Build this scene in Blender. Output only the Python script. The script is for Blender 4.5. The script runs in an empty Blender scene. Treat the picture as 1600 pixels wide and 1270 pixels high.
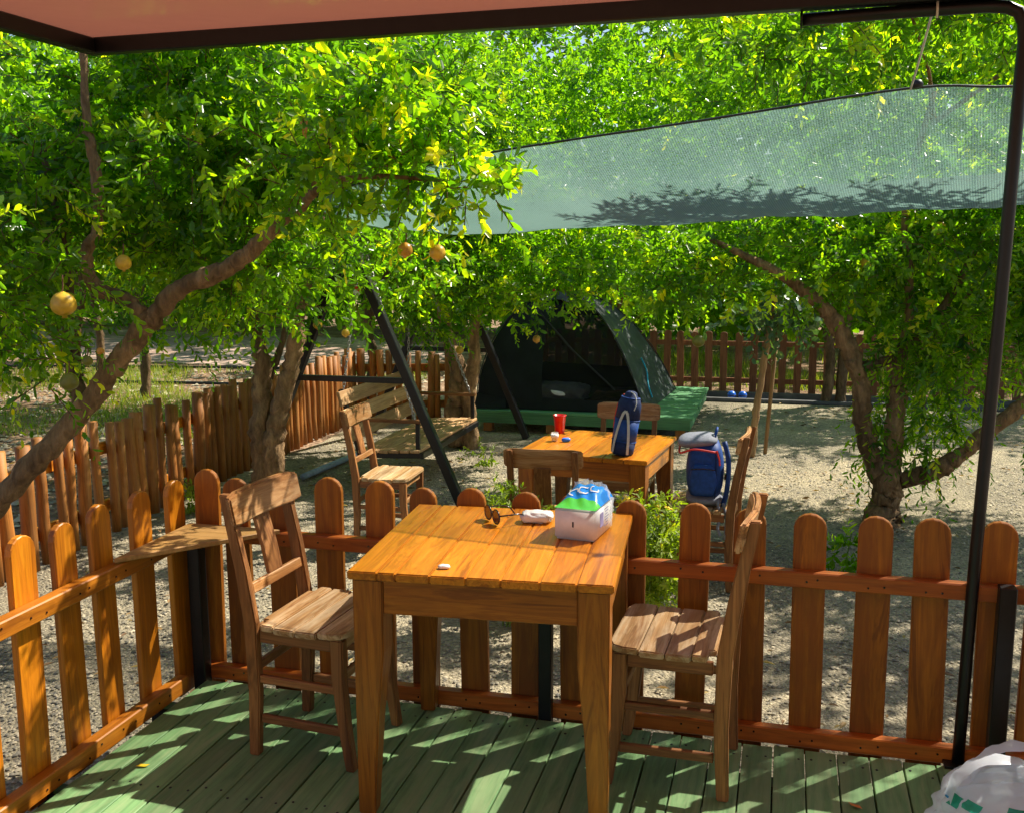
import bpy, bmesh, math, random
import numpy as np
from mathutils import Vector, Matrix, Euler, noise as mnoise

R = math.radians
SC = bpy.context.scene
COL = SC.collection
random.seed(5)

# ------------------------------------------------------------------ camera, sky, sun, exposure
G = -0.25                                   # level of the gravel yard; the deck is z = 0
yaw, pitch, roll = R(-15), R(9.2), R(-0.27)
f = Vector((math.sin(yaw) * math.cos(pitch), math.cos(yaw) * math.cos(pitch), -math.sin(pitch)))
r = Vector((math.cos(yaw), -math.sin(yaw), 0)); u = r.cross(f)
r2 = r * math.cos(roll) + u * math.sin(roll); u2 = u * math.cos(roll) - r * math.sin(roll)
cam = bpy.data.cameras.new('camera'); cam_o = bpy.data.objects.new('camera', cam); COL.objects.link(cam_o)
cam_o.matrix_world = Matrix(((r2.x, u2.x, -f.x, 0), (r2.y, u2.y, -f.y, 0), (r2.z, u2.z, -f.z, 1.65), (0, 0, 0, 1)))
cam.sensor_width = 36; cam.lens = 36.0; cam.clip_start = 0.05; cam.clip_end = 600
SC.camera = cam_o

SUN_AZ, SUN_EL = R(43), R(47)               # azimuth from +Y towards +X
world = bpy.data.worlds.new('World'); SC.world = world; world.use_nodes = True
wn = world.node_tree; bg = wn.nodes['Background']
sky = wn.nodes.new('ShaderNodeTexSky'); sky.sky_type = 'NISHITA'; sky.sun_disc = False
sky.sun_elevation = SUN_EL; sky.sun_rotation = SUN_AZ
wn.links.new(sky.outputs[0], bg.inputs[0]); bg.inputs[1].default_value = 0.09
sl = bpy.data.lights.new('sun', 'SUN'); sl.energy = 5.0; sl.angle = R(0.53); sl.color = (1.0, 0.93, 0.80)
so = bpy.data.objects.new('sun', sl); COL.objects.link(so)
sd = Vector((math.sin(SUN_AZ) * math.cos(SUN_EL), math.cos(SUN_AZ) * math.cos(SUN_EL), math.sin(SUN_EL)))
so.rotation_euler = (sd).to_track_quat('Z', 'Y').to_euler(); so.location = sd * 30
SC.view_settings.view_transform = 'Standard'; SC.view_settings.look = 'None'
SC.view_settings.exposure = 0.82; SC.view_settings.gamma = 1.0
SC.render.engine = 'CYCLES'
SC.cycles.max_bounces = 6; SC.cycles.diffuse_bounces = 3; SC.cycles.glossy_bounces = 3
SC.cycles.transmission_bounces = 5; SC.cycles.transparent_max_bounces = 12
SC.cycles.use_denoising = True; SC.cycles.adaptive_threshold = 0.02
SC.cycles.caustics_reflective = False; SC.cycles.caustics_refractive = False

# ------------------------------------------------------------------ materials
def new_mat(name):
    m = bpy.data.materials.new(name); m.use_nodes = True
    nt = m.node_tree; b = nt.nodes['Principled BSDF']
    return m, nt, b

def N(nt, typ, **kw):
    n = nt.nodes.new(typ)
    for k, v in kw.items(): setattr(n, k, v)
    return n

def ramp(nt, fac, stops):
    c = N(nt, 'ShaderNodeValToRGB'); el = c.color_ramp.elements
    el[0].position, el[0].color = stops[0][0], (*stops[0][1], 1)
    el[1].position, el[1].color = stops[-1][0], (*stops[-1][1], 1)
    for p, co in stops[1:-1]:
        e = el.new(p); e.color = (*co, 1)
    nt.links.new(fac, c.inputs[0]); return c.outputs[0]

def noise(nt, vec, scale, detail=4, rough=.55, dist=0):
    n = N(nt, 'ShaderNodeTexNoise'); n.inputs['Scale'].default_value = scale
    n.inputs['Detail'].default_value = detail; n.inputs['Roughness'].default_value = rough
    n.inputs['Distortion'].default_value = dist
    if vec is not None: nt.links.new(vec, n.inputs['Vector'])
    return n.outputs['Fac']

def mixc(nt, fac, a, b, mode='MIX'):
    m = N(nt, 'ShaderNodeMix', data_type='RGBA', blend_type=mode)
    for s, val in ((m.inputs[0], fac), (m.inputs[6], a), (m.inputs[7], b)):
        if hasattr(val, 'is_linked') or isinstance(val, bpy.types.NodeSocket): nt.links.new(val, s)
        elif isinstance(val, (tuple, list)): s.default_value = (*val, 1)
        else: s.default_value = val
    return m.outputs[2]

def bump(nt, h, strength, dist, bsdf):
    b = N(nt, 'ShaderNodeBump'); b.inputs['Strength'].default_value = strength; b.inputs['Distance'].default_value = dist
    nt.links.new(h, b.inputs['Height']); nt.links.new(b.outputs[0], bsdf.inputs['Normal'])

def objvec(nt, scale, rnd=True):
    tc = N(nt, 'ShaderNodeTexCoord'); mp = N(nt, 'ShaderNodeMapping'); mp.inputs['Scale'].default_value = scale
    if rnd:
        oi = N(nt, 'ShaderNodeObjectInfo'); mul = N(nt, 'ShaderNodeVectorMath', operation='SCALE')
        cx = N(nt, 'ShaderNodeCombineXYZ')
        for i in range(3): nt.links.new(oi.outputs['Random'], cx.inputs[i])
        nt.links.new(cx.outputs[0], mul.inputs[0]); mul.inputs['Scale'].default_value = 37.0
        ad = N(nt, 'ShaderNodeVectorMath', operation='ADD')
        nt.links.new(tc.outputs['Object'], ad.inputs[0]); nt.links.new(mul.outputs[0], ad.inputs[1])
        nt.links.new(ad.outputs[0], mp.inputs['Vector'])
        return mp.outputs[0], oi.outputs['Random'], tc.outputs['Object']
    nt.links.new(tc.outputs['Object'], mp.inputs['Vector'])
    return mp.outputs[0], None, tc.outputs['Object']

def wood(name, dark, mid, light, axis='Z', rough=.5, wear=None, coat=0.0, ringy=1.0, spec=.4):
    m, nt, b = new_mat(name)
    sc = {'X': (.7, 9, 9), 'Y': (9, .7, 9), 'Z': (9, 9, .7)}[axis]
    fine = tuple(x * 9 if x > 1 else x * 4 for x in sc)
    v, rnd, raw = objvec(nt, sc)
    n1 = noise(nt, v, 1.6, 5, .6, 1.4 * ringy)
    # ring-like grain: sine of the stretched noise
    mm = N(nt, 'ShaderNodeMath', operation='MULTIPLY'); nt.links.new(n1, mm.inputs[0]); mm.inputs[1].default_value = 46
    sn = N(nt, 'ShaderNodeMath', operation='SINE'); nt.links.new(mm.outputs[0], sn.inputs[0])
    h = N(nt, 'ShaderNodeMath', operation='MULTIPLY_ADD'); nt.links.new(sn.outputs[0], h.inputs[0]); h.inputs[1].default_value = .10 * ringy
    nt.links.new(n1, h.inputs[2])
    col = ramp(nt, h.outputs[0], [(.22, dark), (.5, mid), (.75, light)])
    v2, _, _ = objvec(nt, fine)
    n2 = noise(nt, v2, 1.0, 4, .6)
    col = mixc(nt, .5, col, ramp(nt, n2, [(.3, (.45, .40, .36)), (.7, (1.2, 1.16, 1.1))]), 'MULTIPLY')
    n3 = noise(nt, raw, 5, 3, .6)
    if wear:
        wm = ramp(nt, noise(nt, v, 2.2, 6, .7, .6), [(.45, (0, 0, 0)), (.62, (1, 1, 1))])
        sp = N(nt, 'ShaderNodeSeparateColor'); nt.links.new(wm, sp.inputs[0])
        col = mixc(nt, sp.outputs[0], col, wear)
    hs = N(nt, 'ShaderNodeHueSaturation'); nt.links.new(col, hs.inputs['Color'])
    mr = N(nt, 'ShaderNodeMapRange'); nt.links.new(rnd, mr.inputs[0]); mr.inputs[3].default_value = .72; mr.inputs[4].default_value = 1.18
    mr2 = N(nt, 'ShaderNodeMath', operation='MULTIPLY_ADD'); nt.links.new(n3, mr2.inputs[0]); mr2.inputs[1].default_value = .5; mr2.inputs[2].default_value = .75
    m3 = N(nt, 'ShaderNodeMath', operation='MULTIPLY'); nt.links.new(mr.outputs[0], m3.inputs[0]); nt.links.new(mr2.outputs[0], m3.inputs[1])
    nt.links.new(m3.outputs[0], hs.inputs['Value'])
    nt.links.new(hs.outputs[0], b.inputs['Base Color'])
    rr = N(nt, 'ShaderNodeMapRange'); nt.links.new(n2, rr.inputs[0]); rr.inputs[3].default_value = rough - .1; rr.inputs[4].default_value = rough + .15
    nt.links.new(rr.outputs[0], b.inputs['Roughness'])
    b.inputs['Specular IOR Level'].default_value = spec
    b.inputs['Coat Weight'].default_value = coat; b.inputs['Coat Roughness'].default_value = .25
    bump(nt, n2, .35, .002, b)
    return m

def flat(name, col, rough=.5, metal=0, var=.25, scale=20, spec=.5, bumpd=0.0, coat=0):
    m, nt, b = new_mat(name)
    v, rnd, raw = objvec(nt, (1, 1, 1))
    n = noise(nt, v, scale, 4, .6)
    lo = tuple(c * (1 - var) for c in col); hi = tuple(min(1, c * (1 + var)) for c in col)
    nt.links.new(ramp(nt, n, [(.3, lo), (.7, hi)]), b.inputs['Base Color'])
    b.inputs['Roughness'].default_value = rough; b.inputs['Metallic'].default_value = metal
    b.inputs['Specular IOR Level'].default_value = spec; b.inputs['Coat Weight'].default_value = coat
    if bumpd: bump(nt, n, .5, bumpd, b)
    return m

def leaf_mat(name, stops, trans=.5, tcol=1.6, rough=.25):
    m, nt, b = new_mat(name)
    at = N(nt, 'ShaderNodeAttribute', attribute_name='leafvar')
    col = ramp(nt, at.outputs['Fac'], stops)
    nt.links.new(col, b.inputs['Base Color']); b.inputs['Roughness'].default_value = rough
    b.inputs['Specular IOR Level'].default_value = .7
    tr = N(nt, 'ShaderNodeBsdfTranslucent')
    tint = mixc(nt, 1.0, col, (tcol * 1.30, tcol * 1.45, tcol * .25), 'MULTIPLY')
    nt.links.new(tint, tr.inputs['Color'])
    mx = N(nt, 'ShaderNodeMixShader'); mx.inputs[0].default_value = trans
    nt.links.new(b.outputs[0], mx.inputs[1]); nt.links.new(tr.outputs[0], mx.inputs[2])
    nt.links.new(mx.outputs[0], nt.nodes['Material Output'].inputs['Surface'])
    return m

M = {}
M['picket'] = wood('stained_pine_upright', (.30, .084, .004), (.60, .20, .006), (.72, .265, .009), 'Z', .42, ringy=.7)
M['picket_shaded'] = wood('shaded_pine_upright', (.17, .050, .004), (.38, .128, .007), (.50, .18, .010), 'Z', .5, wear=(.26, .075, .006), ringy=.8)  # left-fence pine again, base darkened to carry shade; reddish blotches are staining
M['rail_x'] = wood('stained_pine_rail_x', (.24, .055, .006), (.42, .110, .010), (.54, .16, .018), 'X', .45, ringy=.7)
M['rail_y'] = wood('stained_pine_rail_y', (.34, .098, .006), (.58, .195, .010), (.68, .25, .016), 'Y', .45, ringy=.7)
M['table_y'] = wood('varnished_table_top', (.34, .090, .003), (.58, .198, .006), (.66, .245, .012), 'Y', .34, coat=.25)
M['table_x'] = wood('varnished_table_apron', (.20, .052, .004), (.36, .108, .006), (.44, .145, .010), 'X', .38, coat=.15)  # table wood with the apron's shade put into a darker base colour
M['table_z'] = wood('varnished_table_leg', (.19, .052, .004), (.33, .104, .006), (.41, .14, .010), 'Z', .38, coat=.15)  # leg wood likewise darkened in its base for shade
M['chair_z'] = wood('old_chair_wood_upright', (.15, .056, .014), (.30, .12, .032), (.42, .19, .058), 'Z', .55)
M['chair_y'] = wood('old_chair_wood_cross', (.17, .065, .018), (.36, .16, .045), (.50, .25, .085), 'Y', .50, wear=(.56, .33, .15))
M['seat'] = wood('worn_seat_planks', (.24, .11, .035), (.44, .25, .10), (.56, .35, .16), 'Y', .48, wear=(.64, .47, .28))
M['chair_x'] = wood('old_chair_wood_side', (.14, .05, .014), (.27, .105, .03), (.38, .165, .055), 'X', .55)
M['post_wood'] = wood('round_post_wood', (.24, .075, .012), (.44, .160, .025), (.54, .215, .04), 'Z', .6, wear=(.40, .175, .045))
M['far_picket'] = wood('far_picket_wood', (.15, .05, .02), (.26, .095, .04), (.34, .14, .06), 'Z', .6)
M['bench_y'] = wood('bench_slats', (.40, .20, .08), (.62, .36, .16), (.72, .47, .24), 'Y', .55)
M['shelf'] = wood('shelf_board', (.34, .17, .05), (.52, .29, .09), (.58, .34, .12), 'X', .5, ringy=.4)
M['deck'] = wood('green_stained_board', (.105, .23, .09), (.175, .35, .14), (.23, .42, .18), 'Y', .6, wear=(.25, .36, .165), ringy=.6)
M['deck_x'] = wood('green_stained_board_cross', (.08, .24, .10), (.12, .33, .15), (.16, .39, .19), 'X', .6, ringy=.6)
M['black'] = flat('black_painted_steel', (.007, .007, .008), .36, 0, .3, 30, .4)
M['bark'] = None
def ceiling_mat():
    m, nt, b = new_mat('pink_gloss_ceiling')
    b.inputs['Base Color'].default_value = (.74, .27, .19, 1); b.inputs['Roughness'].default_value = .12; b.inputs['Specular IOR Level'].default_value = .8
    v, _, raw = objvec(nt, (1, 1, 1), False); bump(nt, noise(nt, raw, 2.2, 3, .5), .25, .03, b)
    tr = N(nt, 'ShaderNodeBsdfTranslucent'); tr.inputs['Color'].default_value = (.23, .080, .052, 1)
    mx = N(nt, 'ShaderNodeMixShader'); mx.inputs[0].default_value = .45
    nt.links.new(b.outputs[0], mx.inputs[1]); nt.links.new(tr.outputs[0], mx.inputs[2])
    nt.links.new(mx.outputs[0], nt.nodes['Material Output'].inputs['Surface']); return m
M['ceiling'] = ceiling_mat()
M['white_rope'] = flat('white_rope_fibre', (.62, .60, .55), .8)
M['white_paper'] = flat('white_wrapped_paper', (.80, .78, .75), .45, 0, .05, 60, .5)
M['white_film'] = flat('white_plastic', (.82, .82, .80), .3, 0, .05, 30, .5)
M['film_blue'] = flat('blue_film', (.015, .26, .80), .22, 0, .15, 25, .6)
M['film_green'] = flat('green_film', (.10, .62, .06), .22, 0, .15, 25, .6)
M['navy'] = flat('navy_fabric', (.012, .025, .085), .75, 0, .3, 60, .3, .002)
M['blue_fab'] = flat('blue_fabric', (.010, .055, .24), .6, 0, .25, 50, .35, .002)
M['grey_fab'] = flat('grey_fabric', (.22, .23, .27), .8, 0, .15, 60, .3, .002)
M['strap'] = flat('pale_webbing', (.50, .50, .48), .8, 0, .1, 80, .3)
M['red_plastic'] = flat('red_plastic', (.60, .012, .012), .3)
M['red_cord'] = flat('red_cord', (.70, .03, .02), .6)
M['blue_ball'] = flat('bright_blue_plastic', (.02, .16, .85), .35)
M['print_purple'] = flat('purple_print', (.30, .28, .50), .5)
M['print_dark'] = flat('dark_print', (.02, .02, .04), .5)
M['teal'] = flat('teal_print', (.01, .36, .22), .35)
M['print_blue'] = flat('blue_print', (.02, .30, .62), .35)
M['amber'] = flat('amber_lens', (.16, .045, .01), .08, 0, .2, 5, .8)
M['dark_plastic'] = flat('dark_brown_plastic', (.03, .012, .008), .2, 0, .3, 20, .6)
M['chain'] = flat('galvanised_chain', (.45, .44, .42), .4, .7)
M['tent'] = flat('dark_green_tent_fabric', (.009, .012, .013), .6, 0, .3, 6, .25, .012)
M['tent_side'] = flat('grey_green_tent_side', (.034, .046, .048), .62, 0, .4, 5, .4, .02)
M['bedding'] = flat('pale_grey_bedding', (.66, .65, .70), .85, 0, .15, 12, .2, .02)
M['blanket'] = flat('dull_red_blanket', (.34, .15, .13), .9, 0, .4, 14, .2, .02)
M['cyan'] = flat('cyan_cord', (.02, .45, .65), .5)
M['fruit'] = flat('pomegranate_skin', (.68, .42, .035), .35, 0, .3, 14, .5)
M['fruit_green'] = flat('unripe_pomegranate_skin', (.20, .21, .022), .45, 0, .3, 14, .5)
M['fruit_red'] = flat('reddish_pomegranate_skin', (.62, .30, .035), .35, 0, .35, 14, .5)
M['yellow'] = flat('yellow_petals', (.85, .60, .02), .6)
M['dry_leaf'] = flat('dry_orange_leaf', (.62, .24, .05), .6)
M['pipe'] = flat('pale_blue_pipe', (.30, .40, .52), .35)
M['hose'] = flat('black_hose', (.012, .012, .014), .5)
M['kerb'] = flat('weathered_edging', (.10, .10, .105), .7, 0, .5, 4)
M['stone'] = flat('white_shell', (.75, .72, .66), .5)
M['twig'] = flat('twig_bark', (.16, .08, .035), .8)
M['stem'] = flat('green_stem', (.13, .22, .03), .6)
M['stick'] = wood('pale_stake_wood', (.22, .12, .05), (.36, .22, .10), (.46, .30, .15), 'Z', .65, ringy=.5)

def bark_mat(name, lo, hi):
    m, nt, b = new_mat(name)
    v, rnd, raw = objvec(nt, (1, 1, .35))
    n1 = noise(nt, v, 9, 8, .68, .6); n2 = noise(nt, v, 38, 5, .6)
    col = ramp(nt, n1, [(.33, lo), (.55, tuple((a + c) / 2 for a, c in zip(lo, hi))), (.72, hi)])
    col = mixc(nt, .6, col, ramp(nt, n2, [(.3, (.4, .38, .36)), (.65, (1.2, 1.15, 1.1))]), 'MULTIPLY')
    nt.links.new(col, b.inputs['Base Color']); b.inputs['Roughness'].default_value = .85
    b.inputs['Specular IOR Level'].default_value = .2
    ad = N(nt, 'ShaderNodeMath', operation='ADD'); nt.links.new(n1, ad.inputs[0]); nt.links.new(n2, ad.inputs[1])
    bump(nt, ad.outputs[0], 1.0, .03, b)
    return m
M['bark'] = bark_mat('pomegranate_bark', (.115, .068, .034), (.58, .37, .185))
M['bark_dark'] = bark_mat('dark_bark', (.06, .04, .022), (.34, .22, .12))

GREEN = [(0, (.028, .085, .006)), (.45, (.090, .180, .009)), (.70, (.185, .285, .011)), (.88, (.34, .40, .014)), (1, (.52, .45, .020))]
M['leaf'] = leaf_mat('pomegranate_leaf', GREEN, .62, 2.3)
M['leaf_far'] = leaf_mat('pomegranate_leaf_distant', [(0, (.032, .095, .006)), (.5, (.100, .200, .009)), (.85, (.205, .300, .012)), (1, (.34, .40, .018))], .62, 2.3)
M['leaf_young'] = leaf_mat('young_tree_leaf', [(0, (.045, .105, .055)), (.6, (.09, .17, .09)), (1, (.16, .24, .12))], .35, 1.1, .3)
M['leaf_flower'] = leaf_mat('flower_plant_leaf', [(0, (.13, .20, .02)), (.5, (.26, .34, .03)), (.85, (.40, .44, .06)), (1, (.75, .56, .02))], .45, 1.3, .6)
M['grass'] = leaf_mat('dry_grass', [(0, (.12, .20, .02)), (.6, (.26, .33, .035)), (1, (.46, .40, .09))], .4, 1.2, .6)

def ground_mat(name, cols, sc1, sc2, bd):
    m, nt, b = new_mat(name)
    v, _, raw = objvec(nt, (1, 1, 1), False)
    n1 = noise(nt, v, sc1, 6, .65); n2 = noise(nt, v, sc2, 5, .7)
    col = ramp(nt, n1, [(.3, cols[0]), (.5, cols[1]), (.7, cols[2])])
    vo = N(nt, 'ShaderNodeTexVoronoi'); vo.inputs['Scale'].default_value = sc2; nt.links.new(v, vo.inputs['Vector'])
    col = mixc(nt, .65, col, ramp(nt, vo.outputs['Color'], [(.1, (.45, .45, .46)), (.9, (1.45, 1.42, 1.36))]), 'MULTIPLY')
    col = mixc(nt, .5, col, ramp(nt, n2, [(.3, (.55, .53, .5)), (.7, (1.3, 1.28, 1.24))]), 'MULTIPLY')
    nt.links.new(col, b.inputs['Base Color']); b.inputs['Roughness'].default_value = .9; b.inputs['Specular IOR Level'].default_value = .2
    ad = N(nt, 'ShaderNodeMath', operation='SUBTRACT'); nt.links.new(n2, ad.inputs[0]); nt.links.new(vo.outputs['Distance'], ad.inputs[1])
    bump(nt, ad.outputs[0], 1.0, bd, b)
    return m
M['ground'] = ground_mat('dry_orchard_earth', ((.19, .11, .065), (.32, .20, .125), (.46, .32, .22)), 1.2, 22, .03)
M['gravel'] = ground_mat('grey_gravel', ((.23, .20, .15), (.37, .32, .225), (.54, .45, .30)), .9, 60, .012)
M['road'] = ground_mat('pale_dirt_track', ((.34, .23, .18), (.46, .33, .27), (.54, .42, .36)), .8, 12, .01)

def pebble_mat():
    m, nt, b = new_mat('pebbles')
    at = N(nt, 'ShaderNodeAttribute', attribute_name='leafvar')
    col = ramp(nt, at.outputs['Fac'], [(0, (.12, .11, .09)), (.4, (.27, .235, .17)), (.75, (.43, .36, .245)), (1, (.60, .50, .34))])
    nt.links.new(col, b.inputs['Base Color']); b.inputs['Roughness'].default_value = .8
    return m
M['pebble'] = pebble_mat()

def net_mat():
    m, nt, b = new_mat('green_shade_net')
    tc = N(nt, 'ShaderNodeTexCoord')
    w = N(nt, 'ShaderNodeTexWave'); w.inputs['Scale'].default_value = 34; w.inputs['Distortion'].default_value = .35
    mp = N(nt, 'ShaderNodeMapping'); mp.inputs['Rotation'].default_value = (0, 0, R(12)); nt.links.new(tc.outputs['Object'], mp.inputs['Vector'])
    nt.links.new(mp.outputs[0], w.inputs['Vector'])
    n = noise(nt, tc.outputs['Object'], 160, 3, .7)
    nb = noise(nt, tc.outputs['Object'], 3, 3, .6)
    col = mixc(nt, nb, (.085, .130, .120), (.13, .180, .165))
    col = mixc(nt, .55, col, ramp(nt, w.outputs['Fac'], [(.2, (.55, .6, .6)), (.8, (1.35, 1.35, 1.3))]), 'MULTIPLY')
    nt.links.new(col, b.inputs['Base Color']); b.inputs['Roughness'].default_value = .45
    b.inputs['Sheen Weight'].default_value = .1
    tr = N(nt, 'ShaderNodeBsdfTranslucent'); nt.links.new(mixc(nt, 1.0, col, (1.45, 1.66, 1.62), 'MULTIPLY'), tr.inputs['Color'])
    mx = N(nt, 'ShaderNodeMixShader'); mx.inputs[0].default_value = .62
    nt.links.new(b.outputs[0], mx.inputs[1]); nt.links.new(tr.outputs[0], mx.inputs[2])
    tp = N(nt, 'ShaderNodeBsdfTransparent')
    mx2 = N(nt, 'ShaderNodeMixShader')
    lw = N(nt, 'ShaderNodeLayerWeight'); lw.inputs['Blend'].default_value = .5        # thread mesh: open seen square on, closed seen edge on
    cs = N(nt, 'ShaderNodeMath', operation='SUBTRACT'); cs.inputs[0].default_value = 1.04; nt.links.new(lw.outputs['Facing'], cs.inputs[1])
    cp = N(nt, 'ShaderNodeMath', operation='POWER'); nt.links.new(cs.outputs[0], cp.inputs[0]); cp.inputs[1].default_value = 2.7
    iv = N(nt, 'ShaderNodeMath', operation='DIVIDE'); iv.inputs[0].default_value = 1.0; nt.links.new(cp.outputs[0], iv.inputs[1])
    t0 = ramp(nt, n, [(.36, (.92, .92, .92)), (.50, (.70, .70, .70)), (.7, (.56, .56, .56))])
    pw = N(nt, 'ShaderNodeMath', operation='POWER'); nt.links.new(t0, pw.inputs[0]); nt.links.new(iv.outputs[0], pw.inputs[1])
    al = pw.outputs[0]
    nt.links.new(al, mx2.inputs[0]); nt.links.new(mx.outputs[0], mx2.inputs[1]); nt.links.new(tp.outputs[0], mx2.inputs[2])
    nt.links.new(mx2.outputs[0], nt.nodes['Material Output'].inputs['Surface'])
    return m
M['net'] = net_mat()

def sheer(name, col, alpha, rough=.3):
    m, nt, b = new_mat(name)
    b.inputs['Base Color'].default_value = (*col, 1); b.inputs['Roughness'].default_value = rough
    tr = N(nt, 'ShaderNodeBsdfTranslucent'); tr.inputs['Color'].default_value = (*col, 1)
    m1 = N(nt, 'ShaderNodeMixShader'); m1.inputs[0].default_value = .4
    nt.links.new(b.outputs[0], m1.inputs[1]); nt.links.new(tr.outputs[0], m1.inputs[2])
    tp = N(nt, 'ShaderNodeBsdfTransparent'); mx = N(nt, 'ShaderNodeMixShader'); mx.inputs[0].default_value = 1 - alpha
    nt.links.new(m1.outputs[0], mx.inputs[1]); nt.links.new(tp.outputs[0], mx.inputs[2])
    nt.links.new(mx.outputs[0], nt.nodes['Material Output'].inputs['Surface'])
    return m
M['mesh_door'] = sheer('black_insect_mesh', (.008, .010, .010), .74, .8)
M['clear_film'] = sheer('clear_film', (.75, .78, .80), .42, .15)
M['bag'] = sheer('white_carrier_plastic', (.82, .88, .96), .80, .22)
M['glass'] = sheer('clear_glass', (.8, .8, .8), .35, .05)

# ------------------------------------------------------------------ mesh helpers
class MB:
    def __init__(s): s.v = []; s.f = []
    def add(s, vs, fs):
        o = len(s.v); s.v += [tuple(p) for p in vs]; s.f += [tuple(i + o for i in q) for q in fs]; return s
    def box(s, c, d, rot=None):
        x, y, z = d[0] / 2, d[1] / 2, d[2] / 2
        vs = [Vector((a * x, b * y, e * z)) for e in (-1, 1) for b in (-1, 1) for a in (-1, 1)]
        if rot is not None:
            m = rot if isinstance(rot, Matrix) else Euler(rot).to_matrix(); vs = [m @ p for p in vs]
        c = Vector(c)
        return s.add([p + c for p in vs], [(0, 2, 3, 1), (4, 5, 7, 6), (0, 1, 5, 4), (2, 6, 7, 3), (0, 4, 6, 2), (1, 3, 7, 5)])
    def bar(s, a, b, w, h, up=(0, 0, 1)):
        a, b = Vector(a), Vector(b); d = (b - a); L = d.length; d.normalize(); upv = Vector(up)
        if abs(d.dot(upv)) > .99: upv = Vector((0, 1, 0))
        sx = d.cross(upv).normalized(); sz = sx.cross(d)
        m = Matrix((sx, d, sz)).transposed()
        return s.box((a + b) / 2, (w, L, h), m)
    def loft(s, rings, cap=True):
        n = len(rings[0]); vs = [p for q in rings for p in q]; fs = []
        for i in range(len(rings) - 1):
            for j in range(n):
                a, b = i * n + j, i * n + (j + 1) % n
                fs.append((a, b, b + n, a + n))
        if cap: fs.append(tuple(range(n - 1, -1, -1))); fs.append(tuple(range((len(rings) - 1) * n, len(rings) * n)))
        return s.add(vs, fs)
    def tube(s, pts, rad, n=8, cap=True):
        pts = [Vector(p) for p in pts]
        if not isinstance(rad, (list, tuple)): rad = [rad] * len(pts)
        rings = []; ref = None
        for i, p in enumerate(pts):
            d = (pts[min(i + 1, len(pts) - 1)] - pts[max(i - 1, 0)]).normalized()
            if ref is None: ref = d.orthogonal().normalized()
            ref = (ref - d * ref.dot(d)).normalized(); q = d.cross(ref)
            rings.append([p + (ref * math.cos(2 * math.pi * k / n) + q * math.sin(2 * math.pi * k / n)) * rad[i] for k in range(n)])
        return s.loft(rings, cap)
    def lathe(s, prof, n=16, c=(0, 0, 0)):
        rings = [[(c[0] + rr * math.cos(2 * math.pi * k / n), c[1] + rr * math.sin(2 * math.pi * k / n), c[2] + z) for k in range(n)] for rr, z in prof]
        return s.loft(rings)
    def prism(s, outline, t, axis='Y'):
        f = {'Y': lambda p, e: (p[0], e, p[1]), 'X': lambda p, e: (e, p[0], p[1]), 'Z': lambda p, e: (p[0], p[1], e)}[axis]
        n = len(outline)
        vs = [f(p, -t / 2) for p in outline] + [f(p, t / 2) for p in outline]
        fs = [tuple(range(n)), tuple(range(2 * n - 1, n - 1, -1))] + [(i, i + n, (i + 1) % n + n, (i + 1) % n) for i in range(n)]
        return s.add(vs, fs)
    def grid(s, P, nu, nv):
        vs = [P(i / nu, j / nv) for i in range(nu + 1) for j in range(nv + 1)]
        fs = [(i * (nv + 1) + j, (i + 1) * (nv + 1) + j, (i + 1) * (nv + 1) + j + 1, i * (nv + 1) + j + 1) for i in range(nu) for j in range(nv)]
        return s.add(vs, fs)
    def mesh(s, name, bevel=0, smooth=False, seg=1):
        me = bpy.data.meshes.new(name); me.from_pydata(s.v, [], s.f)
        bm = bmesh.new(); bm.from_mesh(me); bmesh.ops.recalc_face_normals(bm, faces=bm.faces)
        if bevel:
            ed = [e for e in bm.edges if len(e.link_faces) == 2 and e.calc_face_angle(0) > R(38)]
            bmesh.ops.bevel(bm, geom=ed, offset=bevel, segments=seg, affect='EDGES', clamp_overlap=True)
        bm.to_mesh(me); bm.free()
        if smooth: me.polygons.foreach_set('use_smooth', [True] * len(me.polygons))
        return me

def put(name, me, mat, parent=None, loc=(0, 0, 0), rot=(0, 0, 0), scale=(1, 1, 1), label=None, cat=None, group=None, kind=None):
    if isinstance(me, MB): me = me.mesh(name)
    if mat is not None and not me.materials: me.materials.append(M[mat] if isinstance(mat, str) else mat)
    o = bpy.data.objects.new(name, me); COL.objects.link(o)
    o.location = loc; o.rotation_euler = rot; o.scale = scale
    if parent: o.parent = parent
    return tag(o, label, cat, group, kind)
def tag(o, label=None, cat=None, group=None, kind=None):
    for k, v in (('label', label), ('category', cat), ('group', group), ('kind', kind)):
        if v: o[k] = v
    return o
def thing(name, label, cat, loc=(0, 0, 0), rz=0, group=None):
    o = bpy.data.objects.new(name, None); COL.objects.link(o); o.location = loc; o.rotation_euler = (0, 0, rz)
    o.empty_display_size = .1
    return tag(o, label, cat, group)
def copy_tree(o, parent=None):
    c = o.copy(); COL.objects.link(c); c.parent = parent
    for ch in list(o.children): copy_tree(ch, c)
    return c
def smooth_path(pts, n=6):
    pts = [Vector(p) for p in pts]; out = []
    P = [pts[0] * 2 - pts[1]] + pts + [pts[-1] * 2 - pts[-2]]
    for i in range(1, len(P) - 2):
        for k in range(n):
            t = k / n; a, b, c, d = P[i - 1], P[i], P[i + 1], P[i + 2]
            out.append(.5 * ((2 * b) + (c - a) * t + (2 * a - 5 * b + 4 * c - d) * t * t + (3 * b - a - 3 * c + d) * t ** 3))
    out.append(pts[-1]); return out

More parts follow.
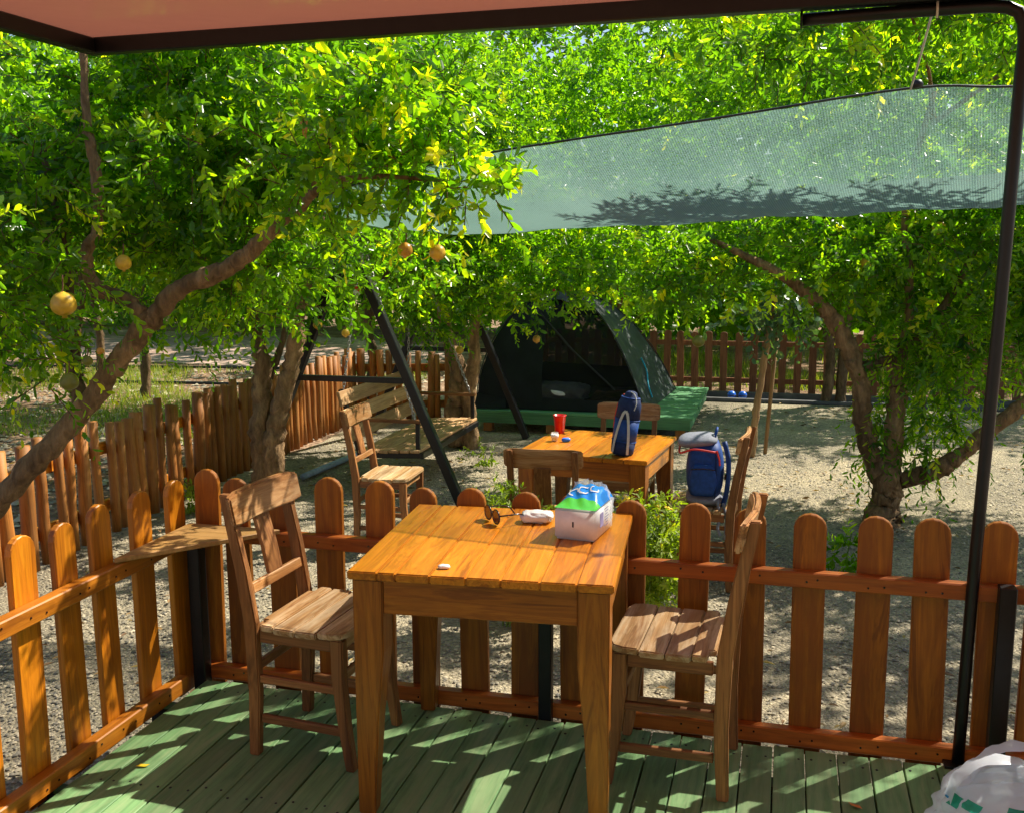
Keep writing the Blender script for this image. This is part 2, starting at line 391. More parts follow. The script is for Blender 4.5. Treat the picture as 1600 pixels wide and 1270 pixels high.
# ------------------------------------------------------------------ the ground
def sheet(name, x0, x1, y0, y1, z, mat, n=1):
    return put(name, MB().grid(lambda a, b: (x0 + (x1 - x0) * a, y0 + (y1 - y0) * b, z), n, n), mat, kind='structure')
sheet('ground', -250, 250, -250, 250, G - .012, 'ground')
def wavy(name, pts, z, mat):
    me = MB().add([(x, y, z) for x, y in pts], [tuple(range(len(pts)))])
    return put(name, me, mat, kind='structure')
rg = random.Random(3)
edge = [(-4.35 + rg.uniform(-.1, .1), y) for y in np.arange(-3, 10.4, .7)] + [(x, 13.2 + rg.uniform(-.1, .1)) for x in np.arange(-4, 5.1, .8)] + [(5.3, -3)]
wavy('gravel_yard', edge, G - .006, 'gravel')
wavy('dirt_track', [(-40, 15.6), (-14, 14.6), (-8.5, 14.2), (-5.6, 13.9), (-5.2, 17.2), (-9, 19.0), (-20, 20.2), (-40, 21)], G - .004, 'road')

def scatter_pebbles(name, n, x0, x1, y0, y1, s0, s1, seed, keep=None):
    g = np.random.default_rng(seed)
    x = g.uniform(x0, x1, n); y = y0 + (y1 - y0) * g.uniform(0, 1, n) ** 1.3
    if keep is not None:
        k = keep(x, y); x, y = x[k], y[k]
    n = len(x); s = s0 + (s1 - s0) * g.uniform(0, 1, n) ** 2.5
    base = np.array([(1, 0, 0), (.3, .9, 0), (-.8, .5, 0), (-.7, -.6, 0), (.4, -.9, 0), (.1, .1, .75), (0, 0, -.6)])
    fc = np.array([(0, 1, 5), (1, 2, 5), (2, 3, 5), (3, 4, 5), (4, 0, 5)])
    V = base[None] * s[:, None, None] * g.uniform(.65, 1.3, (n, 7, 3))
    V[:, :, 2] *= g.uniform(.5, 1.0, (n, 1))
    a = g.uniform(0, 6.28, n); ca, sa = np.cos(a)[:, None], np.sin(a)[:, None]
    X = V[..., 0] * ca - V[..., 1] * sa; Y = V[..., 0] * sa + V[..., 1] * ca
    V[..., 0] = X + x[:, None]; V[..., 1] = Y + y[:, None]; V[..., 2] += G
    F = (fc[None] + (np.arange(n) * 7)[:, None, None]).reshape(-1, 3)
    return quick_mesh(name, V.reshape(-1, 3), F, np.repeat(g.uniform(0, 1, n) ** 1.2, 5), 'pebble')

def quick_mesh(name, V, F, facevar, mat, parent=None, kind='stuff', loc=(0, 0, 0), smooth=False):
    me = bpy.data.meshes.new(name); k = F.shape[1]
    me.vertices.add(len(V)); me.vertices.foreach_set('co', np.ascontiguousarray(V, dtype=np.float32).ravel())
    me.loops.add(F.size); me.loops.foreach_set('vertex_index', np.ascontiguousarray(F, dtype=np.int32).ravel())
    me.polygons.add(len(F)); me.polygons.foreach_set('loop_start', np.arange(0, F.size, k, dtype=np.int32))
    me.update(calc_edges=True)
    if smooth: me.polygons.foreach_set('use_smooth', np.ones(len(F), dtype=bool))
    if facevar is not None:
        at = me.attributes.new('leafvar', 'FLOAT', 'FACE'); at.data.foreach_set('value', np.ascontiguousarray(facevar, dtype=np.float32))
    o = put(name, me, mat, parent, loc); 
    if kind: o['kind'] = kind
    return o

pb = scatter_pebbles('gravel', 62000, -4.2, 3.6, 3.15, 9.6, .004, .0135, 1, lambda x, y: ~((x > -3) & (y > 9.4)) & ((np.sin(x * 2.3 + y * 1.1) * np.sin(y * 1.9 - x * .8) + .6 * np.sin(x * 5.3 - y * 4.1) + np.random.default_rng(77).uniform(-.9, .9, len(x))) > -.55))
tag(pb, 'loose grey and beige gravel covering the fenced yard', 'gravel')
pb2 = scatter_pebbles('gravel', 5000, -2.9, -2.0, 1.2, 3.4, .004, .014, 2)
tag(pb2, 'strip of loose gravel along the side of the green deck', 'gravel')
pb3 = scatter_pebbles('gravel', 5000, -9.5, -4.4, 5.0, 13.8, .012, .05, 3)
tag(pb3, 'scattered stones and litter on the earth beyond the round-post fence', 'gravel')

def litter(n, x0, x1, y0, y1, seed, label):
    g = np.random.default_rng(seed); x = g.uniform(x0, x1, n); y = g.uniform(y0, y1, n)
    k = (np.sin(x * 1.9 + 1) * np.sin(y * 1.6 + 2) + g.uniform(-.9, .9, n)) > -.1; x, y = x[k], y[k]; n = len(x)
    base = np.array([(-.5, 0, 0), (-.15, .17, .08), (.2, .15, .1), (.5, 0, .02), (.2, -.16, .09), (-.15, -.16, .06)])
    V = base[None] * g.uniform(.03, .065, n)[:, None, None] * g.uniform(.8, 1.2, (n, 6, 3)); a = g.uniform(0, 6.28, n)[:, None]
    X = V[..., 0] * np.cos(a) - V[..., 1] * np.sin(a); Y = V[..., 0] * np.sin(a) + V[..., 1] * np.cos(a)
    V[..., 0] = X + x[:, None]; V[..., 1] = Y + y[:, None]; V[..., 2] = V[..., 2] * g.uniform(.5, 2.5, n)[:, None] + G + .012
    F = (np.array([(0, 3, 2, 1), (0, 5, 4, 3)])[None] + (np.arange(n) * 6)[:, None, None]).reshape(-1, 4)
    tag(quick_mesh('leaf_litter', V.reshape(-1, 3), F, np.repeat(g.uniform(0, 1, n), 2), 'litter'), label, 'leaf litter')
M['litter'] = leaf_mat('dry_leaf_litter', [(0, (.12, .06, .025)), (.5, (.28, .15, .05)), (1, (.46, .32, .09))], .2, .9, .7)
litter(2600, -4.1, 3.4, 3.5, 12.2, 41, 'dry fallen leaves scattered over the gravel yard')
litter(3000, -11, -4.6, 5, 13.5, 42, 'brown leaf litter on the earth beyond the round-post fence')

# ------------------------------------------------------------------ green deck
deck = thing('deck', None, None); deck['kind'] = 'structure'
bw = .1
bme = MB().box((0, 0, -.014), (bw - .005, 6.3, .028)).mesh('deck_board', .002)
for i in range(34):
    x = -2.09 + bw / 2 + i * bw
    put('deck_board', bme, 'deck', deck, (x, .12 + rg.uniform(-.006, .006), rg.uniform(-.0012, .0012)), (0, 0, rg.uniform(-.0006, .0006)))
jm = MB().box((0, 0, 0), (3.7, .06, .1)).mesh('joist')
for y in (3.1, 2.5, 1.9, 1.3, .7, .1): put('joist', jm, 'black', deck, (-.35, y, -.083))
scm = MB().lathe([(0.001, .0), (.0045, .0), (.0045, .0015), (.001, .0018)], 8).mesh('screw')
scr = MB()
for i in range(34):
    for y in (3.2, 2.55, 1.95):
        for dx in (-.028, .028):
            scr.lathe([(.0008, 0), (.0042, 0), (.0042, .0016), (.0008, .0018)], 7, (-2.09 + bw / 2 + i * bw + dx + rg.uniform(-.004, .004), y + rg.uniform(-.02, .02), .0002))
put('screw_heads', scr, 'hose', deck, kind='stuff')

# ------------------------------------------------------------------ picket fences round the deck
def picket_outline(w, h, rise):
    pts = [(-w / 2, 0), (w / 2, 0), (w / 2, h - rise)]
    for k in range(1, 8):
        a = math.pi * k / 8; pts.append((math.cos(a) * w / 2, h - rise + math.sin(a) * rise))
    pts.append((-w / 2, h - rise)); return pts
pk_x = MB().prism(picket_outline(.104, .84, .05), .024, 'Y').mesh('picket', .003)
pk_y = MB().prism(picket_outline(.104, .84, .05), .024, 'X').mesh('picket', .003)
pk_r = MB().prism(picket_outline(.104, .84, .05), .024, 'X').mesh('picket', .003)

ff = thing('picket_fence', 'low orange-brown picket fence along the far edge of the green deck', 'fence', (0, 3.36, 0))
for x in (-2.11, -1.975, -1.79, -1.60, -1.405, -1.23, -1.04, -.855, -.67, -.485, -.275, -.08, .11, .305, .485, .675, .80):
    put('picket', pk_x, 'picket_shaded', ff, (x, rg.uniform(-.002, .002), -.05 + rg.uniform(-.006, .006)), (0, R(rg.uniform(-1.0, 1.0)), 0), (rg.uniform(.95, 1.04), 1, rg.uniform(.985, 1.015)))
for z, h in ((.565, .052), (.018, .056)):
    put('rail', MB().box((-.68, -.034, z), (2.94, .042, h)).mesh('rail', .004), 'rail_x', ff)
lf = thing('picket_fence', 'orange picket fence along the left side of the green deck', 'fence', (-2.175, 0, 0))
for y in (1.47, 1.67, 1.87, 2.07, 2.26, 2.45, 2.65, 2.83, 3.04, 3.26):
    put('picket', pk_y, 'picket', lf, (rg.uniform(-.002, .002), y, -.05 + rg.uniform(-.006, .006)), (R(rg.uniform(-1.0, 1.0)), 0, 0), (1, rg.uniform(.95, 1.04), rg.uniform(.985, 1.015)))
for z, h in ((.562, .055), (.02, .06)):
    put('rail', MB().box((.036, 2.22, z), (.045, 1.94, h)).mesh('rail', .004), 'rail_y', lf)
rf = thing('picket_fence', 'brown picket fence on the right side of the deck behind the carrier bag', 'fence', (.80, 0, 0))
for y in (1.6, 1.8, 2.0, 2.2, 2.4, 2.6, 2.8, 3.0, 3.18):
    put('picket', pk_r, 'picket_shaded', rf, (0, y, -.05 + rg.uniform(-.006, .006)), (R(rg.uniform(-.7, .7)), 0, 0))
for z, h in ((.562, .055), (.02, .06)):
    put('rail', MB().box((-.036, 2.4, z), (.045, 1.72, h)).mesh('rail', .004), 'rail_y', rf)

def screw_list(par, pts, axis):
    m = MB()
    for x, y, z in pts:
        k = 7; e = .0025
        if axis == 'Y': ring = [(x + .0036 * math.cos(q / k * 6.283), y, z + .0036 * math.sin(q / k * 6.283)) for q in range(k)]; top = [(p[0], p[1] - e, p[2]) for p in ring]
        else: ring = [(x, y + .0036 * math.cos(q / k * 6.283), z + .0036 * math.sin(q / k * 6.283)) for q in range(k)]; top = [(p[0] + e, p[1], p[2]) for p in ring]
        m.loft([ring, top])
    put('screw_heads', m, 'dark_plastic', par, kind='stuff')
screw_list(ff, [(x + dx + rg.uniform(-.012, .012), -.0545, z + rg.uniform(-.01, .01)) for x in (-1.975, -1.79, -1.60, -1.405, -1.23, -1.04, -.855, -.67, -.485, -.275, -.08, .11, .305, .485) for dx in (-.025, .028) for z in (.565, .018)], 'Y')
screw_list(lf, [(.0582, y + dx + rg.uniform(-.012, .012), z + rg.uniform(-.01, .01)) for y in (1.67, 1.87, 2.07, 2.26, 2.45, 2.65, 2.83, 3.04) for dx in (-.025, .028) for z in (.562, .02)], 'X')

def black_post(label, x, y, z0, z1, w=.045):
    put('fence_post', MB().box((0, 0, (z0 + z1) / 2), (w, w, z1 - z0)).mesh('fence_post', .003), 'black', loc=(x, y, 0), label=label, cat='post')
black_post('square black steel post under the triangular corner shelf', -2.115, 3.285, G, .583, .05)
black_post('short square black steel post at the middle of the deck fence', -.765, 3.295, G, .60, .045)
black_post('square black steel post standing just behind the tall bent pole', .685, 3.292, G, .60, .05)

# triangular corner shelf
put('corner_shelf', MB().prism([(-2.135, 2.83), (-1.76, 3.285), (-2.135, 3.285)], .018, 'Z').mesh('corner_shelf', .003), 'shelf',
    loc=(0, 0, .603), label='triangular wooden shelf fitted in the left corner of the deck fence', cat='shelf')

# ------------------------------------------------------------------ awning roof over the deck
rt = thing('awning_roof', 'pink glossy awning roof with black steel frame over the deck', 'roof', (0, 0, 2.317))
rt.rotation_euler = (0, R(-.2), 0)
put('ceiling_panel', MB().grid(lambda a, b: (-2.42 + 4.44 * a, -2.04 + 5.33 * b, .054), 8, 8), 'ceiling', rt)
put('front_beam', MB().box((-.2, 3.275, .025), (4.46, .05, .055)).mesh('front_beam', .004), 'black', rt)
put('side_beam', MB().box((-2.405, .61, .024), (.05, 5.28, .052)).mesh('side_beam', .004), 'black', rt)
put('side_beam', MB().box((2.005, .61, .024), (.05, 5.28, .052)).mesh('side_beam', .004), 'black', rt)

bp = thing('bent_pole', 'tall round black steel pole bent over at the top right', 'pole', (.59, 3.30, 0))
path = smooth_path([(-.01, 0, 0.0), (.0, 0, .7), (.018, .0, 1.4), (.03, .0, 2.1)], 4) + [Vector((.033, 0, 2.20)), Vector((.028, .0, 2.25)), Vector((.012, 0, 2.280)), Vector((-.02, 0, 2.295)), Vector((-.07, 0, 2.300)), Vector((-.3, 0, 2.298)), Vector((-.575, 0, 2.292))]
put('pipe', MB().tube(path, .0185, 14).mesh('pipe', 0, True), 'black', bp)
put('end_cap', MB().lathe([(.002, 0), (.024, 0), (.024, .006), (.002, .007)], 14).mesh('end_cap'), 'black', bp, (-.582, 0, 2.292), (0, R(90), 0))
put('foot_plate', MB().box((-.01, 0, .004), (.09, .09, .008)), 'black', bp)

# ------------------------------------------------------------------ shade net
def lerp_poly(P, t):
    x = t * (len(P) - 1); i = min(int(x), len(P) - 2); q = x - i
    return Vector(P[i]) * (1 - q) + Vector(P[i + 1]) * q
near = smooth_path([(3.2, 4.1, 2.2), (1.6, 3.95, 2.17), (.75, 3.88, 2.147), (.38, 3.84, 2.15), (-.31, 3.86, 2.07), (-1.22, 4.0, 1.98), (-1.8, 4.25, 1.90), (-2.15, 4.5, 1.85)], 5)
bel = smooth_path([(3.2, 5.0, 1.85), (1.6, 4.75, 1.80), (.87, 4.55, 1.778), (.3, 4.65, 1.755), (-.40, 4.8, 1.729), (-1.5, 4.9, 1.684), (-2.0, 4.9, 1.72), (-2.3, 4.9, 1.80)], 5)
far = smooth_path([(3.2, 5.8, 2.1), (1.6, 5.5, 2.0), (.9, 5.4, 1.95), (.3, 5.4, 1.92), (-.4, 5.5, 1.88), (-1.5, 5.5, 1.85), (-2.1, 5.4, 1.85), (-2.45, 5.2, 1.85)], 5)
def net_pt(a, b):
    p0, p1, p2 = lerp_poly(near, a), lerp_poly(bel, a), lerp_poly(far, a)
    t = b * 2
    if t <= 1: p = p0.lerp(p1, t); z = p0.z + (p1.z - p0.z) * math.sin(t * math.pi / 2) ** 1.0
    else: p = p1.lerp(p2, t - 1); z = p1.z + (p2.z - p1.z) * (1 - math.cos((t - 1) * math.pi / 2))
    dt = math.hypot(p.x - .38, p.y - 3.84); an = math.atan2(p.y - 3.84, p.x - .38)
    z += .016 * math.exp(-dt / .35) * math.sin(an * 13) * min(1, dt * 6)
    return Vector((p.x, p.y, z + .006 * math.sin(a * 47 + b * 5) * math.sin(b * math.pi) + .003 * math.sin(a * 131 + b * 17)))
nt_o = thing('shade_net', 'grey-green shade net stretched and sagging across the yard', 'shade net')
put('net_cloth', MB().grid(net_pt, 110, 34).mesh('net_cloth', 0, True), 'net', nt_o)
hem = MB()
hem.tube([Vector(p) + Vector((0, -.004, .004)) for p in near], .0045, 6)
put('hem_cord', hem.mesh('hem_cord', 0, True), 'tent_side', nt_o)
put('grommet', MB().lathe([(.002, -.01), (.016, -.008), (.02, .004), (.012, .016), (.002, .018)], 10).mesh('grommet', 0, True), 'hose', nt_o, (.40, 3.83, 2.163))
rp = [(.38, 3.835, 2.15), (.384, 3.60, 2.235), (.386, 3.40, 2.315), (.385, 3.328, 2.327), (.384, 3.276, 2.321), (.384, 3.270, 2.295), (.385, 3.280, 2.272)]
put('tie_rope', MB().tube(rp, .0035, 6).mesh('tie_rope', 0, True), 'white_rope', label='thin white rope tying the shade net up to the bent pole', cat='rope')

# ------------------------------------------------------------------ tables
def make_table(label, loc, rz, bounds, mats=('table_y', 'table_x', 'table_z')):
    t = thing('dining_table', label, 'table', loc, rz, 'wooden tables'); S = .75; hz = .74
    for i in range(len(bounds) - 1):
        a, b = bounds[i] * S - S / 2, bounds[i + 1] * S - S / 2
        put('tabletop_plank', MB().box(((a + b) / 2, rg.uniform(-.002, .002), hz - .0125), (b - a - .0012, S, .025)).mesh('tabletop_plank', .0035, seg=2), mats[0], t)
    lt, lb = .088, .05
    for sx in (-1, 1):
        for sy in (-1, 1):
            ox, oy = sx * (S / 2 - .012), sy * (S / 2 - .012)
            rings = []
            for z, w in ((0, lb), (.30, .068), (.50, lt), (hz - .0255, lt)):
                x0, x1 = sorted((ox, ox - sx * w)); y0, y1 = sorted((oy, oy - sy * w))
                rings.append([(x0, y0, z), (x1, y0, z), (x1, y1, z), (x0, y1, z)])
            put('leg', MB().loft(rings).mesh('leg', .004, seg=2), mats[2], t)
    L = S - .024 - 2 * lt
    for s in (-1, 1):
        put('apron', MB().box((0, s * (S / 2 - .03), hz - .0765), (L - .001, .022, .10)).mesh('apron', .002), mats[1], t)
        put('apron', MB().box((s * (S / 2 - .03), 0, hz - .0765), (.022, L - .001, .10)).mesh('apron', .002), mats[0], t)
    return t
T1 = make_table('varnished orange wooden table on the green deck with the tissue pack on it', (-.82, 2.945, 0), R(4.5), (0, .117, .189, .32, .457, .588, .732, .866, 1))
T2 = make_table('bright orange wooden table out on the gravel holding a red cup', (-1.02, 5.74, G), R(-6), (0, .16, .33, .5, .67, .83, 1))

# ------------------------------------------------------------------ chairs
def make_chair():
    c = thing('chair', 'x', 'chair', group='old wooden chairs')
    D, Wd, hs = .36, .38, .455
    for s in (-1, 1):
        y = s * (Wd / 2 - .025)
        rings = []
        for x, z, w in ((-.165, 0, .036), (-.155, .22, .042), (-.16, .45, .046), (-.185, .62, .042), (-.235, .865, .034)):
            rings.append([(x - w / 2, y - .015, z), (x + w / 2, y - .015, z), (x + w / 2, y + .015, z), (x - w / 2, y + .015, z)])
        put('back_leg', MB().loft(rings).mesh('back_leg', .004, seg=2), 'chair_z', c)
        rings = []
        for x, z, w in ((.185, 0, .030), (.165, .14, .036), (.15, .30, .042), (.15, hs - .022, .044)):
            rings.append([(x - w / 2, y - .017, z), (x + w / 2, y - .017, z), (x + w / 2, y + .017, z), (x - w / 2, y + .017, z)])
        put('front_leg', MB().loft(rings).mesh('front_leg', .004, seg=2), 'chair_z', c)
        put('side_stretcher', MB().bar((-.135, y, .13), (.15, y, .125), .018, .028).mesh('side_stretcher', .003), 'chair_x', c)
        put('side_stretcher', MB().bar((-.135, y, .265), (.135, y, .262), .018, .026).mesh('side_stretcher', .003), 'chair_x', c)
        put('seat_apron', MB().box((.0, y, hs - .045), (.255, .018, .042)).mesh('seat_apron', .003), 'chair_x', c)
    w2 = Wd - .05 - .034
    put('seat_apron', MB().box((.15, 0, hs - .045), (.018, w2, .042)).mesh('seat_apron', .003), 'chair_y', c)
    put('seat_apron', MB().box((-.155, 0, hs - .045), (.018, w2, .042)).mesh('seat_apron', .003), 'chair_y', c)
    put('front_stretcher', MB().box((.148, 0, .30), (.018, w2, .03)).mesh('front_stretcher', .003), 'chair_y', c)
    put('rear_stretcher', MB().box((-.153, 0, .30), (.018, w2, .03)).mesh('rear_stretcher', .003), 'chair_y', c)
    # four seat planks running side to side, rounded outer corners and a shallow dish
    xs = [-.135, -.065, .012, .09, .185]
    for i in range(4):
        x0, x1 = xs[i] + .0015, xs[i + 1] - .0015; hw = Wd / 2 + .004
        if i == 3: ol = [(x0, -hw), (x1 - .045, -hw), (x1 - .014, -hw + .012), (x1, -hw + .045), (x1, hw - .045), (x1 - .014, hw - .012), (x1 - .045, hw), (x0, hw)]
        elif i == 0: ol = [(x0, -hw + .052), (x0 + .02, -hw + .05), (x0 + .022, -hw), (x1, -hw), (x1, hw), (x0 + .022, hw), (x0 + .02, hw - .05), (x0, hw - .052)]
        else: ol = [(x0, -hw - .004), (x1, -hw - .004), (x1, hw + .004), (x0, hw + .004)]
        put('seat_plank', MB().prism(ol, .022, 'Z').mesh('seat_plank', .004, seg=2), 'seat', c, (0, 0, hs - .012 + (.001 if i in (0, 3) else -.001)), (0, R((1.2, .3, -.4, -1.2)[i]), 0))
    # curved top rail, splat and lower back rail
    def rail_pt(zlo, zhi, bow, th, hw):
        rings = []
        for k in range(9):
            y = -hw + 2 * hw * k / 8; bx = -bow * (1 - (y / hw) ** 2)
            e = 1 - .18 * max(0, abs(y / hw) - .75) / .25
            zc = (zlo + zhi) / 2; h = (zhi - zlo) / 2 * e
            tl = .20
            rings.append([(bx - (zc - h - zlo) * tl - th / 2, y, zc - h), (bx - (zc - h - zlo) * tl + th / 2, y, zc - h), (bx - (zc + h - zlo) * tl + th / 2, y, zc + h), (bx - (zc + h - zlo) * tl - th / 2, y, zc + h)])
        return rings
    put('top_rail', MB().loft(rail_pt(.765, .87, .022, .022, Wd / 2 + .012)).mesh('top_rail', .006, seg=2), 'chair_y', c, (-.185, 0, 0))
    put('lower_rail', MB().box((-.168, 0, .555), (.02, w2 + .002, .034), (0, R(-11), 0)).mesh('lower_rail', .003), 'chair_y', c)
    rings = [[(x - .007, -.042, z), (x + .007, -.042, z), (x + .007, .042, z), (x - .007, .042, z)] for x, z in ((-.172, .572), (-.19, .66), (-.222, .775))]
    put('splat', MB().loft(rings).mesh('splat', .003), 'chair_z', c)
    return c
ch = make_chair()
CH = [
    ((-1.445, 2.955, 0), R(-4), 'worn wooden chair on the deck left of the near table, sunlit seat'),
    ((-.29, 3.065, 0), R(178), 'worn wooden chair on the deck right of the near table, turned towards it'),
    ((-2.40, 5.93, G), R(2), 'empty wooden chair on the gravel in front of the swing bench'),
    ((-1.17, 5.11, G), R(94), 'dark wooden chair seen from behind at the near side of the gravel table'),
    ((-.955, 6.24, G), R(-91), 'wooden chair on the far side of the gravel table, facing the deck'),
    ((-.40, 5.66, G), R(176), 'wooden chair on the gravel with the blue backpack on its seat'),
]
for i, (l, rz, lab) in enumerate(CH):
    o = ch if i == 0 else copy_tree(ch)
    o.location = l; o.rotation_euler = (0, 0, rz); o['label'] = lab

# ------------------------------------------------------------------ things on the near table
def tz(x, y): return (x, y, .7405)
pk = thing('tissue_pack', 'white wrapped tissue pack with blue and green film on the near table', 'tissue pack', tz(-.592, 3.08), R(-7))
W2, D2, H2 = .066, .095, .098
put('paper_block', MB().box((0, 0, H2 / 2), (2 * W2, 2 * D2, H2)).mesh('paper_block', .007, True, seg=3), 'white_paper', pk)
rp2 = np.random.default_rng(4); jit = rp2.normal(0, 1, (20, 20))
def film(y0, y1, off=.0):
    def P(a, b):
        x = -W2 + 2 * W2 * a; y = y0 + (y1 - y0) * b; q = (y + D2) / (2 * D2)
        h = .046 * math.sin(min(1, q * 1.25) * math.pi / 2) ** 1.3 * (1 - .35 * max(0, q - .75) * 4) * (1 - (abs(x) / W2) ** 4)
        return (x * 1.01, y, H2 + .0015 + off + h + .0035 * math.sin(a * 19 + y * 70) * (1 - (abs(x) / W2) ** 2) * min(1, q * 3))
    return P
put('green_film', MB().grid(film(-D2, -D2 * .42), 22, 10).mesh('green_film', 0, True), 'film_green', pk)
put('blue_film', MB().grid(film(-D2 * .42, D2 * .98), 22, 20).mesh('blue_film', 0, True), 'film_blue', pk)
sw = MB()
for k, (x0, y0, rr) in enumerate(((-.03, -.012, .016), (.0, .0, .018), (.03, .012, .014))):
    for j in range(9):
        a = j / 8 * 4.4 + k; a2 = (j + 1) / 8 * 4.4 + k
        def fp(aa, q): 
            x, y = x0 + math.cos(aa) * rr * q, y0 + math.sin(aa) * rr * q * 1.3
            p = film(-D2, D2)((x + W2) / (2 * W2), (y + D2) / (2 * D2)); return (p[0], p[1], p[2] + .0025)
        sw.add([fp(a, 1), fp(a2, 1), fp(a2, .72), fp(a, .72)], [(0, 1, 2, 3)])
put('lettering_swirls', sw, 'white_film', pk)
def crump(a, b):
    ang = .15 + 2.1 * a; z = .03 + b * .112
    i, j = int(a * 18), int(b * 12); k = jit[i, j] * .0022
    rr = 1.0 + .10 * math.sin(b * math.pi) + .05 * math.sin(a * 23 + b * 9)
    return ((W2 + .012) * math.cos(ang) * rr + k - .25 * max(0, b - .6) * .12, (D2 + .012) * math.sin(ang) * rr + k, z + k)
put('clear_wrap', MB().grid(crump, 18, 12).mesh('clear_wrap', 0, True), 'clear_film', pk)
pr = MB().box((W2 + .0006, -.028, .056), (.0008, .036, .044)); put('barcode_panel', pr, 'print_purple', pk)
pr = MB()
for k in range(7): pr.box((W2 + .0006, .022 + (k % 2) * .004, .082 - k * .009), (.0008, .042 - (k % 3) * .010, .0016))
put('small_print', pr, 'print_purple', pk)
put('slot_mark', MB().box((-.005, -D2 - .0006, .050), (.005, .0008, .017)), 'print_dark', pk)

# crumpled soft pack of wipes beside it
def lump(a, b, rx, ry, rz_, seed):
    th = a * 2 * math.pi; ph = b * math.pi
    x, y, z = math.sin(ph) * math.cos(th), math.sin(ph) * math.sin(th), math.cos(ph)
    d = 1 + .10 * math.sin(5 * x + seed) * math.cos(6 * y + seed) + .06 * math.sin(13 * x + 9 * z + seed) + .05 * math.sin(17 * y - 11 * z)
    sq = lambda q: math.copysign(abs(q) ** .7, q)
    return (sq(x) * rx * d, sq(y) * ry * d, max(0, rz_ + sq(z) * rz_ * d))
wp = thing('wipes_packet', 'small crumpled white packet beside the tissue pack', 'packet', tz(-.765, 3.165), R(8))
put('wrapper', MB().grid(lambda a, b: lump(a, b, .052, .034, .018, 1.3), 36, 18).mesh('wrapper', 0, True), 'white_film', wp)
put('pink_tab', MB().box((.035, .03, .026), (.02, .012, .004), (.3, .2, .4)), 'red_cord', wp)

# sunglasses
sg = thing('sunglasses', 'brown sunglasses with amber lenses lying at the table edge', 'sunglasses', tz(-.905, 3.12), R(40))
for s in (-1, 1):
    ring = [(.0, s * .032 + .026 * math.cos(k / 20 * 6.283), .027 + .023 * math.sin(k / 20 * 6.283)) for k in range(21)]
    put('rim', MB().tube(ring, .0028, 6, False).mesh('rim', 0, True), 'dark_plastic', sg)
    put('lens', MB().prism([(p[1], p[2]) for p in ring[:-1]], .0015, 'X'), 'amber', sg)
    put('temple', MB().tube(smooth_path([(0, s * .060, .036), (.05, s * .062, .036), (.085, s * .054, .030), (.105, s * .050, .006)], 4), .0026, 6).mesh('temple', 0, True), 'dark_plastic', sg)
put('bridge', MB().tube([(0, -.009, .036), (0, 0, .039), (0, .009, .036)], .0025, 6), 'dark_plastic', sg)

put('shell', MB().grid(lambda a, b: lump(a, b, .017, .011, .0055, 2.2), 18, 10).mesh('shell', 0, True), 'stone', loc=tz(-.905, 2.63), rot=(0, 0, R(20)),
    label='small white shell near the front edge of the deck table', cat='shell')

# ------------------------------------------------------------------ things on the gravel table
ZT = G + .7405
cup = thing('cup', 'red plastic cup at the far corner of the gravel table', 'cup', (-1.31, 6.01, ZT))
put('cup_body', MB().lathe([(.026, 0), (.028, .002), (.038, .105), (.041, .106), (.041, .112), (.036, .112), (.026, .006), (.001, .006)], 24).mesh('cup_body', 0, True), 'red_plastic', cup)
gl = thing('drinking_glass', 'small clear glass near the red cup', 'glass', (-1.285, 5.76, ZT))
put('glass_body', MB().lathe([(.018, 0), (.022, .05), (.020, .05), (.016, .004), (.001, .004)], 16).mesh('glass_body', 0, True), 'glass', gl)
put('glass_band', MB().lathe([(.0225, .02), (.0232, .02), (.0238, .04), (.023, .04)], 16).mesh('glass_band', 0, True), 'white_film', gl)
put('lighter', MB().grid(lambda a, b: lump(a, b, .026, .014, .012, .4), 18, 10).mesh('lighter', 0, True), 'blue_ball', loc=(-1.215, 5.75, ZT), rot=(0, 0, .5),
    label='small blue trinket lying beside the clear glass', cat='trinket')

sk = thing('roll_bag', 'tall navy blue roll bag with pale strap standing on the gravel table', 'bag', (-.845, 5.47, ZT), R(-8))
prof = [(.002, 0), (.05, .002), (.062, .015), (.066, .08), (.067, .2), (.064, .28), (.052, .315), (.034, .33), (.03, .345), (.018, .352), (.002, .353)]
tilt = (R(-3), R(8), 0)
for nm, z0, z1, mt in (('lower_body', 0, .08, 'navy'), ('middle_body', .08, .2, 'blue_fab'), ('upper_body', .2, .36, 'navy')):
    pf = [p for p in prof if z0 <= p[1] <= z1]
    put(nm, MB().lathe(pf, 24).mesh(nm, 0, True), mt, sk, (0, 0, 0), tilt)
st = []
for k in range(15):
    t = k / 14; a = R(-150 + 110 * math.sin(t * math.pi / 2)); 
    z = .235 * math.sin(t * math.pi) ** .8 + .015
    ang = R(-125) + R(75) * t
    rr = .071 if .02 < t < .98 else .069
    st.append(Vector((math.cos(ang) * rr, math.sin(ang) * rr, z)))
sm = MB()
for a, b in zip(st[:-1], st[1:]): sm.bar(a, b, .014, .003, ((a + b) / 2 * Vector((1, 1, 0))).normalized() if False else (a.x + b.x, a.y + b.y, 0))
for z, rr in ((.08, .0672), (.2, .0685), (.318, .0515)): put('seam', MB().lathe([(rr - .002, z - .003), (rr + .0012, z - .002), (rr + .0012, z + .002), (rr - .002, z + .003)], 24).mesh('seam', 0, True), 'blue_fab', sk, (0, 0, 0), tilt)
put('drawstring', MB().tube(smooth_path([(0, -.02, .35), (.03, -.04, .34), (.05, -.055, .30), (.045, -.06, .26)], 4), .003, 5), 'strap', sk, (0, 0, 0), tilt)
put('strap', sm, 'strap', sk, (0, 0, 0), tilt)
